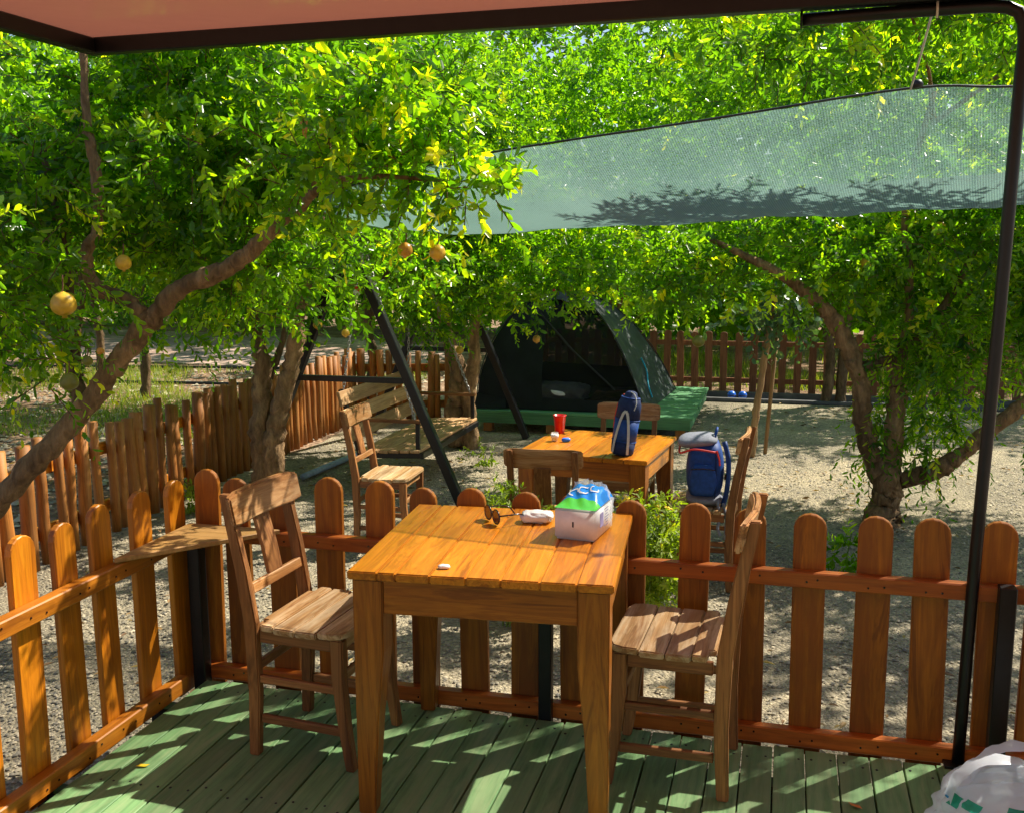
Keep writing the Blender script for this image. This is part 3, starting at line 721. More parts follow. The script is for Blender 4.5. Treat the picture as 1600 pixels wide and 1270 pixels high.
put('cord', MB().tube([(-.067, -.01, .14), (-.072, .0, .2), (-.066, .0, .27), (-.04, .0, .33)], .004, 6), 'red_cord', sk, (0, 0, 0), tilt)

# backpack on the chair
bpk = thing('backpack', 'blue backpack with grey top sitting on the chair right of the gravel table', 'backpack', (-.405, 5.655, G + .457), R(4))
def rbox(cx, cy, w, d, z0, z1, taper=1.0, bulge=.0):
    rings = []
    for k in range(9):
        t = k / 8; e = math.sin(math.pi * min(max(t, .04), .96)) ** .18; s = 1 + (taper - 1) * t
        ring = []
        for j in range(20):
            a = 2 * math.pi * j / 20; cxs = math.copysign(abs(math.cos(a)) ** .5, math.cos(a)); sns = math.copysign(abs(math.sin(a)) ** .5, math.sin(a))
            ring.append((cx + cxs * w / 2 * s * e, cy + sns * d / 2 * s * e, z0 + (z1 - z0) * t + bulge * math.sin(a * 3) * .3))
        rings.append(ring)
    return MB().loft(rings)
put('base_panel', rbox(0, 0, .205, .27, .0, .06).mesh('base_panel', 0, True), 'grey_fab', bpk)
put('main_body', rbox(0, 0, .212, .275, .035, .345, .96).mesh('main_body', 0, True), 'blue_fab', bpk)
put('top_flap', rbox(-.015, 0, .236, .296, .31, .372, .86).mesh('top_flap', 0, True), 'grey_fab', bpk, (0, 0, 0.012), (R(-3), R(-5), 0))
put('front_pocket', rbox(-.01, -.135, .15, .05, .07, .24, .95).mesh('front_pocket', 0, True), 'blue_fab', bpk)
put('pocket_zip', MB().tube([(-.075, -.158, .215), (-.01, -.163, .222), (.055, -.158, .215)], .0035, 5), 'dark_plastic', bpk)
put('carry_handle', MB().tube(smooth_path([(.05, .04, .375), (.06, .02, .415), (.06, -.03, .415), (.05, -.05, .375)], 4), .007, 6).mesh('carry_handle', 0, True), 'blue_fab', bpk)
put('buckle', MB().box((.11, -.105, .17), (.012, .028, .03)).mesh('buckle', .002), 'dark_plastic', bpk)
put('side_seam', MB().tube(smooth_path([(.055, -.132, .05), (.06, -.138, .18), (.055, -.132, .31)], 4), .003, 5), 'navy', bpk)
put('zip_cord', MB().tube(smooth_path([(.06, -.145, .31), (-.06, -.152, .325), (-.135, -.13, .30), (-.14, .05, .31)], 5), .006, 6).mesh('zip_cord', 0, True), 'red_cord', bpk)
put('zip_pull', MB().tube([(.06, -.148, .32), (.075, -.15, .27), (.078, -.15, .24)], .005, 6), 'red_cord', bpk)
put('shoulder_strap', MB().tube(smooth_path([(.10, -.08, .36), (.125, -.1, .25), (.12, -.11, .1), (.10, -.09, .0)], 4), .014, 6).mesh('shoulder_strap', 0, True), 'blue_fab', bpk)
put('loose_strap', MB().tube(smooth_path([(.07, -.15, .04), (.085, -.17, -.04), (.075, -.18, -.10), (.09, -.185, -.14)], 4), .008, 6).mesh('loose_strap', 0, True), 'grey_fab', bpk)
put('loose_strap', MB().tube(smooth_path([(.10, -.14, .03), (.12, -.17, -.05), (.115, -.185, -.16)], 4), .008, 6).mesh('loose_strap', 0, True), 'grey_fab', bpk)

# ------------------------------------------------------------------ carrier bag on the deck
cb = thing('carrier_bag', 'crumpled white plastic carrier bag on the deck in the right corner', 'bag', (.64, 2.715, .0), R(10))
cb.scale = (1.06, 1.06, 1.06)
cj = np.random.default_rng(9)
ph = cj.uniform(0, 6.28, 12); dr = cj.normal(0, 1, (12, 3))
def bagpt(a, b):
    th = a * 2 * math.pi; p = b * math.pi
    x, y, z = math.sin(p) * math.cos(th), math.sin(p) * math.sin(th), math.cos(p)
    d = 1
    for k in range(12): d += (.026 if k < 6 else .016) * (1 - 2 * abs(math.sin((dr[k][0] * x + dr[k][1] * y + dr[k][2] * z) * (2.6 if k < 6 else 7) + ph[k])) ** .7)
    return (x * .235 * d, y * .20 * d, max(.004, .13 + z * .15 * d))
put('bag_body', MB().grid(bagpt, 110, 60).mesh('bag_body', 0, True), 'bag', cb)
for s, (dx, dy) in ((-1, (-.02, -.01)), (1, (.05, .06))):
    hp = smooth_path([(-.17 + dx, -.02 + dy, .21), (-.15 + dx, -.03 + dy, .28), (-.08 + dx, -.03 + dy, .325), (.0 + dx, -.02 + dy, .31), (.05 + dx, 0 + dy, .25), (.06 + dx, .02 + dy, .2)], 5)
    hm = MB()
    vs = []; 
    for k, p in enumerate(hp): vs += [p + Vector((0, -.022, .004 * math.sin(k))), p + Vector((.004, .004, .008)), p + Vector((0, .026, .004 * math.cos(k * 1.7)))]
    fs = []
    for k in range(len(hp) - 1):
        for j in (0, 1): fs.append((k * 3 + j, k * 3 + j + 1, k * 3 + j + 4, k * 3 + j + 3))
    hm.add(vs, fs); put('handle', hm.mesh('handle', 0, True), 'bag', cb)
def bag_print(name, a0, a1, b0, b1, mt):
    def P(a, b):
        q = Vector(bagpt(a0 + (a1 - a0) * a, b0 + (b1 - b0) * b)); c = Vector((0, 0, .13)); return c + (q - c) * 1.012
    put(name, MB().grid(P, 8, 6).mesh(name, 0, True), mt, cb)
bag_print('printed_block', .53, .555, .27, .33, 'teal'); bag_print('printed_block', .56, .60, .26, .31, 'teal'); bag_print('printed_block', .59, .64, .33, .42, 'teal'); bag_print('printed_block', .50, .525, .26, .31, 'print_blue')
bag_print('printed_block', .66, .70, .22, .25, 'teal'); bag_print('printed_letter', .71, .722, .20, .25, 'teal'); bag_print('printed_letter', .735, .747, .20, .25, 'teal'); bag_print('printed_block', .60, .66, .47, .52, 'print_blue')

# fallen leaves on the deck
for i, (x, y, rz, lab) in enumerate(((-1.93, 2.63, .4, 'yellow fallen leaf on the sunlit deck boards at left'), (-1.72, 2.36, 1.9, 'small yellow fallen leaf on the deck near the bottom edge'), (.25, 2.95, 2.6, 'yellow-brown fallen leaf on the deck at the right'))):
    put('fallen_leaf', MB().add([(-.022, 0, .003), (-.008, .008, .006), (.010, .007, .004), (.024, 0, .007), (.010, -.008, .003), (-.008, -.007, .006)], [(0, 5, 4, 3), (0, 3, 2, 1)]), 'dry_leaf' if i else 'yellow', loc=(x, y, .002), rot=(0, 0, rz), label=lab, cat='leaf')

# ------------------------------------------------------------------ swing bench
sw_t = thing('garden_swing', 'black steel A-frame of the garden swing beside the round-post fence', 'swing')
ax0, ax1 = Vector((-3.06, 6.9, 1.66)), Vector((-3.19, 9.5, 1.62))
for apex, fx, bx, cz in ((ax0, -2.23, -3.92, .65), (ax1, -2.40, -4.0, .60)):
    for x in (fx, bx):
        a = Vector((x, apex.y, G)); d = (apex - a).normalized()
        put('frame_leg', MB().bar(a, apex, .065, .065, (0, 1, 0)).mesh('frame_leg', .005), 'black', sw_t)
    tt = (cz - G) / (apex.z - G)
    put('cross_brace', MB().bar((fx + (apex.x - fx) * tt, apex.y, cz), (bx + (apex.x - bx) * tt, apex.y, cz), .042, .042).mesh('cross_brace', .004), 'black', sw_t)
    put('gusset_plate', MB().prism([(-.13, -.26), (.13, -.26), (.03, .0), (-.03, .0)], .008, 'Y').mesh('gusset_plate'), 'black', sw_t, (apex.x, apex.y - .036, apex.z - .02))
put('top_beam', MB().bar(ax0 + Vector((0, -.15, .03)), ax1 + Vector((0, .15, .03)), .07, .07).mesh('top_beam', .005), 'black', sw_t)
put('striped_tag', MB().box((0, 0, 0), (.05, .012, .022), (0, .6, 0)), 'red_cord', sw_t, (-2.975, 6.85, 1.31))
put('striped_tag', MB().box((0, 0, 0), (.05, .012, .022), (0, .6, 0)), 'white_film', sw_t, (-2.985, 6.85, 1.285))

bn = thing('swing_bench', 'slatted wooden swing bench hanging on chains in the black frame', 'bench')
y0, y1 = 7.12, 8.62; zs = .07
for k in range(6):
    put('seat_slat', MB().box((-2.67 - k * .085, (y0 + y1) / 2, zs + .012 - .004 * k), (.074, y1 - y0, .024)).mesh('seat_slat', .004), 'bench_y', bn)
for k in range(3):
    put('back_slat', MB().box((-3.17 - k * .035, (y0 + y1) / 2 - .04, zs + .13 + k * .135), (.024, y1 - y0 + .06, .112), (0, R(-14), 0)).mesh('back_slat', .004), 'bench_y', bn)
for y in (y0 + .05, y1 - .05):
    put('seat_frame', MB().bar((-2.62, y, zs - .024), (-3.15, y, zs - .045), .035, .04).mesh('seat_frame', .003), 'black', bn)
    put('back_frame', MB().bar((-3.13, y, zs - .05), (-3.28, y, zs + .46), .035, .035).mesh('back_frame', .003), 'black', bn)
    put('arm_post', MB().bar((-2.66, y, zs - .03), (-2.66, y, zs + .22), .03, .03).mesh('arm_post', .003), 'black', bn)
    put('armrest', MB().box((-2.92, y, zs + .235), (.58, .055, .026)).mesh('armrest', .005), 'chair_x', bn)
put('front_frame', MB().bar((-2.625, y0 + .03, zs - .024), (-2.625, y1 - .03, zs - .024), .03, .045).mesh('front_frame', .003), 'black', bn)
def chain(a, b):
    a, b = Vector(a), Vector(b); d = b - a; n = int(d.length / .032); m = MB(); d.normalize(); s = d.orthogonal().normalized(); q = d.cross(s)
    for i in range(n):
        c = a + d * (.032 * (i + .5)); e = s if i % 2 else q
        ring = [c + d * math.copysign(.012, math.cos(k / 8 * 6.283)) * (1 if abs(math.cos(k / 8 * 6.283)) > .1 else 0) + d * .010 * math.cos(k / 8 * 6.283) + e * .0095 * math.sin(k / 8 * 6.283) for k in range(9)]
        m.tube(ring, .0036, 4, False)
    return m.mesh('chain', 0, True)
for y, ty in ((y0 + .05, y0 + .12), (y1 - .05, y1 - .1)):
    put('chain', chain((-2.68, y, zs + .25), (-3.07 - (ty - 6.9) * .06, ty, 1.63)), 'chain', bn)
    put('chain', chain((-3.26, y, zs + .45), (-3.09 - (ty - 6.9) * .06, ty, 1.63)), 'chain', bn)

# ------------------------------------------------------------------ fences of the yard
f2 = thing('post_fence', 'fence of upright round wooden posts along the left of the yard', 'fence')
pm = []
for k in range(5):
    rr = (.034, .042, .038, .046, .031)[k]
    pm.append(MB().tube([(0, 0, 0), (.004, .003, .25), (-.003, .002, .5), (.002, 0, .78)], [rr * 1.02, rr, rr * .97, rr * .94], 12).mesh('post', 0, True))
rr_ = random.Random(8); line = [(-4.22, 4.45), (-4.36, 7.0), (-4.44, 10.05), (-3.30, 10.35)]
dist = 0
for si in range(3):
    a, b = Vector(line[si]), Vector(line[si + 1]); L = (b - a).length; d = 0
    while d < L:
        p = a.lerp(b, d / L)
        k = rr_.randrange(5)
        put('post', pm[k], 'post_wood', f2, (p.x + rr_.uniform(-.012, .012), p.y, G - .03), (R(rr_.uniform(-1.6, 1.6)), R(rr_.uniform(-1.6, 1.6)), rr_.uniform(0, 6)), (1, 1, rr_.uniform(.94, 1.06)))
        d += rr_.uniform(.10, .165) if si < 1 else rr_.uniform(.082, .115)
    nrm = Vector((-(b - a).y, (b - a).x)).normalized() * .052
    for z in (G + .17, G + .56):
        put('rail', MB().bar((a.x + nrm.x, a.y + nrm.y, z), (b.x + nrm.x, b.y + nrm.y, z), .03, .08).mesh('rail', .004), 'rail_y', f2)
put('corner_post', MB().box((0, 0, .4), (.07, .07, .8)).mesh('corner_post', .004), 'black', f2, (-4.30, 4.3, G))

f3 = thing('picket_fence', 'brown picket fence closing the far end of the yard behind the tent', 'fence')
pk3 = MB().prism(picket_outline(.088, .76, .03), .02, 'Y').mesh('picket', .002)
x = -3.2
while x < 4.6:
    put('picket', pk3, 'far_picket', f3, (x, 12.95 + rr_.uniform(-.004, .004), G + .01 + rr_.uniform(-.012, .012)), (0, R(rr_.uniform(-1.2, 1.2)), 0)); x += rr_.uniform(.170, .182)
for z in (G + .16, G + .62): put('rail', MB().box((.7, 12.985, z), (7.9, .03, .06)).mesh('rail', .003), 'far_picket', f3)
put('edging_board', MB().box((1.4, 12.62, G + .035), (5.9, .05, .07)).mesh('edging_board', .004), 'kerb', label='dark edging board lying along the foot of the far fence', cat='edging')
put('edging_board', MB().box((1.4, 12.30, G + .02), (5.9, .07, .04)).mesh('edging_board', .004), 'kerb', label='second flat edging strip nearer than the dark edging board', cat='edging')
for x, lab in ((-.60, 'left of two small bright blue balls by the far edging'), (-.47, 'right of two small bright blue balls by the far edging')):
    b = thing('ball', lab, 'ball', (x, 12.45, G), 0, 'blue balls by the edging')
    put('ball_shell', MB().grid(lambda a, q: (.052 * math.sin(q * math.pi) * math.cos(a * 6.283), .052 * math.sin(q * math.pi) * math.sin(a * 6.283), .052 + .05 * math.cos(q * math.pi)), 16, 10).mesh('ball_shell', 0, True), 'blue_ball', b)
    put('ball_seam', MB().lathe([(.0505, .047), (.0535, .047), (.0535, .057), (.0505, .057)], 16).mesh('ball_seam', 0, True), 'print_dark', b)

# ------------------------------------------------------------------ tent platform and tent
pf_ = thing('tent_platform', 'green board platform carrying the tent', 'platform', (-1.93, 10.82, -.035))
tb = MB().box((0, 0, -.012), (2.2, .096, .024)).mesh('board', .002)
for k in range(21): put('board', tb, 'deck_x', pf_, (rr_.uniform(-.006, .006), -1.0 + k * .1, rr_.uniform(-.001, .001)))
put('front_beam', MB().box((0, -1.03, -.075), (2.16, .035, .10)).mesh('front_beam', .003), 'deck_x', pf_)
put('side_beam', MB().box((1.06, 0, -.075), (.035, 2.0, .10)).mesh('side_beam', .003), 'deck_x', pf_)
for x in (-.95, -.3, .4, .98): put('foot_block', MB().box((x, -.98, -.165), (.09, .09, .10)).mesh('foot_block', .003), 'post_wood', pf_)

TB = [Vector((-3.02, 9.90, -.03)), Vector((-1.30, 9.87, -.03)), Vector((-1.19, 11.62, -.03)), Vector((-2.95, 11.65, -.03))]
TC = Vector((-2.30, 10.62, 1.12))
def pole_pt(c, t):
    a = t * math.pi / 2
    if c in (1, 2): q = .55 * (1 - t) + .45 * math.cos(a); z = math.sin(a) ** 1.1
    else: q = math.cos(a) ** 1.05; z = math.sin(a) ** 1.0
    base = TB[c]; h = Vector((TC.x + (base.x - TC.x) * q, TC.y + (base.y - TC.y) * q, base.z + (TC.z - base.z) * z)); return h
def panel(c, s0=0, s1=1, t0=0, t1=.985, sag=.10, off=0):
    n = [Vector((0, -1, 0)), Vector((1, 0, 0)), Vector((0, 1, 0)), Vector((-1, 0, 0))][c]
    def P(a, b):
        s = s0 + (s1 - s0) * a; t = t0 + (t1 - t0) * b
        p = pole_pt(c, t).lerp(pole_pt((c + 1) % 4, t), s)
        k = 4 * s * (1 - s); w = math.sin(t * math.pi)
        return p - n * (sag * k * w * (1 - t) - off) + n * .008 * math.sin(s * 31 + t * 14) * w
    return P
te = thing('tent', 'dark dome tent with open mesh front on the green platform', 'tent')
def reg(name, c, s0, s1, t0, t1, mt, nu=14, nv=14, off=0): return put(name, MB().grid(panel(c, s0, s1, t0, t1, .10, off), nu, nv).mesh(name, 0, True), mt, te)
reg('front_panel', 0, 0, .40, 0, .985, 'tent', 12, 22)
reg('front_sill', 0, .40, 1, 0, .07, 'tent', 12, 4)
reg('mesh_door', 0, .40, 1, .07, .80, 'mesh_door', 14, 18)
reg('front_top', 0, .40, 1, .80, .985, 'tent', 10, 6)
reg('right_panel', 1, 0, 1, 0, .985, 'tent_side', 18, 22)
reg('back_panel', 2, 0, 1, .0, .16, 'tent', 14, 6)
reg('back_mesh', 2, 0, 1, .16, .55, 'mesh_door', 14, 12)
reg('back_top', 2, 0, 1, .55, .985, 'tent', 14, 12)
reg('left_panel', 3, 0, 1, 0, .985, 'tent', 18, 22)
put('tent_floor', MB().add([TB[0] + Vector((0, 0, .006)), TB[1] + Vector((0, 0, .006)), TB[2] + Vector((0, 0, .006)), TB[3] + Vector((0, 0, .006))], [(0, 1, 2, 3)]), 'tent', te)
cpv = Vector((TC.x, TC.y, TC.z))
put('roof_cap', MB().grid(lambda a, b: (TC.x + (a - .5) * .42, TC.y + (b - .5) * .5, TC.z + .015 - .35 * ((a - .5) ** 2 + (b - .5) ** 2)), 8, 8).mesh('roof_cap', 0, True), 'tent_side', te)
for c in range(4):
    put('tent_pole', MB().tube([pole_pt(c, k / 16) + (pole_pt(c, k / 16) - Vector((TC.x, TC.y, .2))).normalized() * .012 for k in range(17)], .007, 6).mesh('tent_pole', 0, True), 'hose', te)
put('diagonal_cord', MB().tube([panel(0, off=.01)(.30, .62), panel(0, off=.01)(.62, .36), panel(0, off=.01)(.86, .14)], .010, 6), 'hose', te)
for dx in (-.05, .13): put('red_tab', MB().box((TC.x + dx, TC.y - .12, TC.z + .03), (.03, .012, .06), (0, .3, 0)), 'red_cord', te)
put('cyan_cord', MB().tube(smooth_path([panel(1, off=.02)(.30, .06), panel(1, off=.02)(.36, .13), panel(1, off=.02)(.52, .20), panel(1, off=.02)(.56, .28)], 4), .008, 6).mesh('cyan_cord', 0, True), 'cyan', te)
put('corner_flap', MB().add([(-3.12, 9.80, -.03), (-2.7, 9.84, -.02), (-2.72, 9.90, .06), (-3.05, 9.87, .13)], [(0, 1, 2, 3)]), 'tent', te)
put('pillow', MB().grid(lambda a, b: lump(a, b, .28, .17, .10, .7), 40, 20).mesh('pillow', 0, True), 'bedding', loc=(-2.20, 10.12, .02), label='pale grey pillow lying inside the tent doorway', cat='pillow')
put('blanket', MB().grid(lambda a, b: (-2.0 + a * .7, 10.1 + b * 1.1, -.01 + .06 * math.sin(a * 3.1) * math.sin(b * 3.1) + .015 * math.sin(a * 14 + b * 9)), 20, 20).mesh('blanket', 0, True), 'blanket', label='dull red blanket spread on the tent floor', cat='blanket')

# ------------------------------------------------------------------ foliage generator
def crown(name, parent, blobs, n_sprays, leaf, seed, mat='leaf', spray=(.16, .34), per=16, droop=.2, yellow=.12, clip=None, shell=.55, kind='stuff', width=.30, twigs=True):
    g = np.random.default_rng(seed)
    B = np.array(blobs, float); wts = B[:, 3] * B[:, 4] * B[:, 5] if B.shape[1] == 6 else B[:, 6]
    idx = g.choice(len(B), n_sprays, p=wts / wts.sum()); b = B[idx]
    d = g.normal(0, 1, (n_sprays, 3)); d /= np.linalg.norm(d, axis=1)[:, None]
    rad = g.uniform(0, 1, n_sprays) ** shell
    # lumpy clumping: modulate by 3-D sine field so the crown has clumps and gaps
    p0 = b[:, :3] + d * rad[:, None] * b[:, 3:6]
    fld = np.sin(p0[:, 0] * 5.1 + seed) * np.sin(p0[:, 1] * 4.3 + seed * 2) * np.sin(p0[:, 2] * 6.1 + seed * 3)
    keep = fld + g.uniform(-.7, .7, n_sprays) > -.22
    if clip is not None: keep &= clip(p0)
    p0, d = p0[keep], d[keep]; S = len(p0)
    ax = d * .75 + g.normal(0, .55, (S, 3)) + np.array([0, 0, .22]); ax /= np.linalg.norm(ax, axis=1)[:, None]
    L = g.uniform(*spray, S)
    t = (np.arange(per) + .6) / per
    pos = p0[:, None] + ax[:, None] * (L[:, None] * t)[..., None]
    pos[..., 2] -= droop * L[:, None] * t[None] ** 2
    tang = ax[:, None] * np.ones((1, per, 1)); tang = tang.copy(); tang[..., 2] -= 2 * droop * t[None]; tang /= np.linalg.norm(tang, axis=2)[..., None]
    a1 = np.cross(tang, np.array([.13, .27, .95])); a1 /= np.linalg.norm(a1, axis=2)[..., None] + 1e-9
    a2 = np.cross(tang, a1)
    ang = np.arange(per)[None] * 2.4 + g.uniform(0, 6.28, (S, 1)) + g.normal(0, .4, (S, per))
    side = a1 * np.cos(ang)[..., None] + a2 * np.sin(ang)[..., None]
    op = g.uniform(.45, 1.15, (S, per))[..., None]
    ld = tang * np.cos(op) + side * np.sin(op); ld[..., 2] -= .12
    ld /= np.linalg.norm(ld, axis=2)[..., None]
    nr = np.cross(np.cross(ld, tang), ld) + g.normal(0, .35, (S, per, 3)); nr[..., 2] += .35
    wv = np.cross(ld, nr); wv /= np.linalg.norm(wv, axis=2)[..., None] + 1e-9
    nr = np.cross(wv, ld)
    ln = leaf * g.uniform(.6, 1.25, (S, per)) * (1 - .35 * t[None] ** 3); w = ln * width * g.uniform(.8, 1.2, (S, per)) / 2
    def pt(al, wd, up): return pos + ld * (ln * al)[..., None] + wv * (w * wd)[..., None] + nr * (ln * up)[..., None]
    curl = g.uniform(-.16, .04, (S, per))
    V = np.stack([pt(0, 0, 0), pt(.30, .92, .05), pt(.76, .86, .03 + curl * .5), pt(1, 0, curl), pt(.76, -.86, .03 + curl * .5), pt(.30, -.92, .05)], 2).reshape(-1, 3)
    n = S * per; F = (np.array([(0, 3, 2, 1), (0, 5, 4, 3)])[None] + (np.arange(n) * 6)[:, None, None]).reshape(-1, 4)
    sv = np.clip(g.normal(.42, .2, (S, 1)) + g.normal(0, .10, (S, per)) + yellow * (g.uniform(0, 1, (S, 1)) > .62) * (.4 + t[None] ** 2), 0, 1)
    o = quick_mesh(name, V, F, np.repeat(sv.ravel(), 2), mat, parent, kind)
    if twigs:
        q = [p0, p0 + ax * (L * .5)[:, None], p0 + ax * L[:, None]]
        q[1] = q[1].copy(); q[1][:, 2] -= droop * L * .25; q[2] = q[2].copy(); q[2][:, 2] -= droop * L
        s1 = a1[:, 0] * .0022; s2 = a2[:, 0] * .0022
        TV = np.stack([q[0] + s1, q[0] - s1, q[1] - s1, q[1] + s1, q[2], q[0] + s2, q[0] - s2, q[1] - s2, q[1] + s2], 1).reshape(-1, 3)
        TF = (np.array([(0, 1, 2, 3), (5, 6, 7, 8)])[None] + (np.arange(S) * 9)[:, None, None]).reshape(-1, 4)
        quick_mesh('twigs', TV, TF, None, 'twig', parent, kind)
    return o

def limb(name, pts, rads, parent, mat='bark', n=20, sub=10, seed=0):
    g = random.Random(seed); P = smooth_path(pts, sub); m = len(P)
    rr = []
    for i in range(m):
        x = i / (m - 1) * (len(rads) - 1); k = min(int(x), len(rads) - 2); rr.append(.86 * (rads[k] + (rads[k + 1] - rads[k]) * (x - k)) * (1 + g.uniform(-.07, .07)))
    P = [p + Vector((g.uniform(-1, 1), g.uniform(-1, 1), g.uniform(-.5, .5))) * rr[i] * .16 for i, p in enumerate(P)]
    mb = MB().tube(P, rr, n)
    out = []
    for i in range(m):
        for k in range(n):
            v = Vector(mb.v[i * n + k]); d = v - P[i]
            q = mnoise.noise(v * 7) * .20 + mnoise.noise(Vector((v.x * 30, v.y * 30, v.z * 11))) * .15 + mnoise.noise(v * 60) * .08
            out.append(tuple(P[i] + d * (1 + q)))
    mb.v = out
    return put(name, mb.mesh(name, 0, True), mat, parent)

def fruit(parent, loc, rad, mt='fruit', tilt=0):
    prof = [(rad * .12, rad * 1.0)] + [(rad * math.sin(k / 12 * math.pi) * (1 + .03 * math.sin(k)), rad * .95 * math.cos(k / 12 * math.pi)) for k in range(1, 12)]
    prof += [(rad * .20, -rad * .95), (rad * .17, -rad * 1.0), (rad * .24, -rad * 1.10), (rad * .14, -rad * 1.05), (rad * .05, -rad * .98)]
    o = put('pomegranate', MB().lathe(prof, 20).mesh('pomegranate', 0, True), mt, parent, loc, (tilt, tilt * .6, 0))
    put('stalk', MB().tube([(0, 0, rad * .95), (.004, .002, rad * 1.5), (.0, .01, rad * 2.3)], .003, 5), 'twig', o)

# ---- near tree on the left: leaning trunk, side limb, crown hanging over the fence
t1 = thing('pomegranate_tree', 'large pomegranate tree leaning in from the left, nearest the deck', 'tree')
limb('trunk', [(-4.10, 4.02, G - .02), (-3.88, 4.08, .22), (-3.58, 4.12, .53), (-3.30, 4.15, .80), (-3.08, 4.18, 1.06), (-2.86, 4.2, 1.31)], [.085, .073, .066, .062, .058, .056], t1, seed=1)
limb('limb', [(-2.88, 4.2, 1.28), (-2.70, 4.2, 1.44), (-2.50, 4.22, 1.52), (-2.36, 4.23, 1.60), (-2.24, 4.26, 1.72), (-2.12, 4.3, 1.82), (-2.03, 4.33, 2.0), (-1.98, 4.36, 2.25)], [.054, .048, .052, .042, .036, .030, .024, .016], t1, seed=2)
limb('limb', [(-2.88, 4.19, 1.29), (-2.99, 4.17, 1.385), (-3.13, 4.15, 1.45), (-3.165, 4.15, 1.60), (-3.09, 4.15, 1.72), (-3.08, 4.15, 1.95), (-3.11, 4.15, 2.2), (-3.10, 4.15, 2.6)], [.048, .042, .038, .034, .031, .028, .024, .016], t1, seed=3)
limb('limb', [(-2.13, 4.3, 1.81), (-1.9, 4.05, 1.88), (-1.6, 3.82, 1.90), (-1.25, 3.7, 1.87)], [.026, .018, .013, .008], t1, seed=4)
limb('limb', [(-3.30, 4.2, .82), (-3.42, 4.32, 1.2), (-3.48, 4.4, 1.6), (-3.6, 4.45, 2.1)], [.05, .04, .03, .02], t1, 'bark_dark', seed=5)
blobs = [(-3.3, 4.75, 2.2, 1.0, .5, .66), (-2.45, 4.75, 2.3, .8, .45, .5), (-3.95, 4.3, 1.75, .6, .5, .55), (-2.85, 4.85, 1.85, .8, .4, .45),
         (-1.8, 4.35, 2.25, .5, .35, .30), (-2.7, 4.7, 2.7, .6, .4, .3)]
crown('crown', t1, blobs, 3900, .058, 11, yellow=.10, droop=.2, width=.40, spray=(.12, .28))
crown('outer_sprays', t1, [(-1.42, 3.72, 1.92, .34, .16, .17), (-1.14, 3.68, 1.86, .24, .14, .12), (-1.75, 3.8, 1.97, .36, .25, .25), (-1.62, 3.72, 1.56, .10, .10, .20), (-1.5, 3.8, 2.2, .35, .2, .2)], 330, .056, 12, yellow=.40, droop=.35, spray=(.12, .24), width=.40)
crown('hanging_sprays', t1, [(-3.3, 3.7, 1.45, .32, .22, .40), (-2.6, 4.7, 1.50, .55, .35, .22), (-3.55, 3.85, 1.2, .4, .3, .28), (-3.04, 3.62, 1.28, .17, .12, .26), (-2.88, 3.66, 1.55, .16, .12, .12), (-3.3, 4.0, 1.95, .5, .1, .3), (-2.5, 4.1, 2.05, .4, .1, .22)], 560, .058, 13, yellow=.12, droop=.5, width=.40)
for x, y, z, rr, mt in ((-2.87, 3.6, 1.40, .052, 'fruit'), (-2.885, 3.62, 1.075, .038, 'fruit_green'), (-2.82, 3.66, 1.16, .022, 'fruit_green'), (-1.30, 3.76, 1.605, .032, 'fruit'), (-1.44, 3.78, 1.615, .030, 'fruit_red'), (-2.86, 4.0, 1.56, .036, 'fruit'), (-2.25, 5.0, 1.17, .022, 'fruit'), (-2.77, 3.68, 1.20, .016, 'fruit_red')):
    fruit(t1, (x, y, z), rr, mt, .15)
dl = MB()
for k in range(7): dl.add([(0, 0, 0), (.012, .004, -.012), (.010, 0, -.034), (0, .006, -.05), (-.012, 0, -.03)], [(0, 1, 2, 3, 4)]); dl.v[-5:] = [(x * (1 - .1 * k) + .012 * math.sin(k * 2.1), y + .01 * math.cos(k * 2.3), z - .012 * k) for x, y, z in dl.v[-5:]]
put('dry_leaf_cluster', dl, 'dry_leaf', t1, (-1.93, 3.95, 2.18))

# ---- tree with two trunks in front of the round-post fence
t2 = thing('pomegranate_tree', 'twin-trunked pomegranate tree standing against the round-post fence beside the swing', 'tree')
limb('trunk', [(-3.70, 6.70, G - .02), (-3.72, 6.70, .1), (-3.71, 6.72, .50), (-3.70, 6.75, .85)], [.105, .092, .083, .078], t2, seed=21)
limb('trunk', [(-3.58, 6.72, G - .02), (-3.63, 6.70, .10), (-3.565, 6.70, .40), (-3.46, 6.70, .73), (-3.385, 6.70, 1.05), (-3.32, 6.75, 1.42), (-3.2, 6.8, 1.9)], [.11, .092, .078, .072, .064, .046, .03], t2, seed=22)
limb('limb', [(-3.70, 6.75, .83), (-3.78, 6.8, 1.15), (-3.9, 6.9, 1.6), (-3.95, 7.0, 2.2)], [.055, .045, .035, .02], t2, 'bark_dark', seed=23)
limb('limb', [(-3.67, 6.78, .65), (-3.58, 6.9, 1.05), (-3.6, 6.95, 1.5)], [.03, .028, .02], t2, 'bark_dark', seed=24)
crown('crown', t2, [(-3.7, 7.1, 1.95, 1.0, .8, .6), (-3.0, 6.45, 1.52, .65, .35, .30), (-2.35, 6.2, 1.55, .45, .3, .24), (-4.4, 7.2, 1.55, .8, .6, .45), (-4.0, 7.5, 2.9, 1.2, 1.0, .7), (-3.75, 6.5, 1.28, .55, .3, .22), (-4.4, 6.4, 1.12, .6, .3, .22)], 3500, .064, 31, yellow=.12, droop=.25, width=.40, spray=(.14, .3))
fruit(t2, (-3.30, 6.85, 1.05), .035, 'fruit', .1)

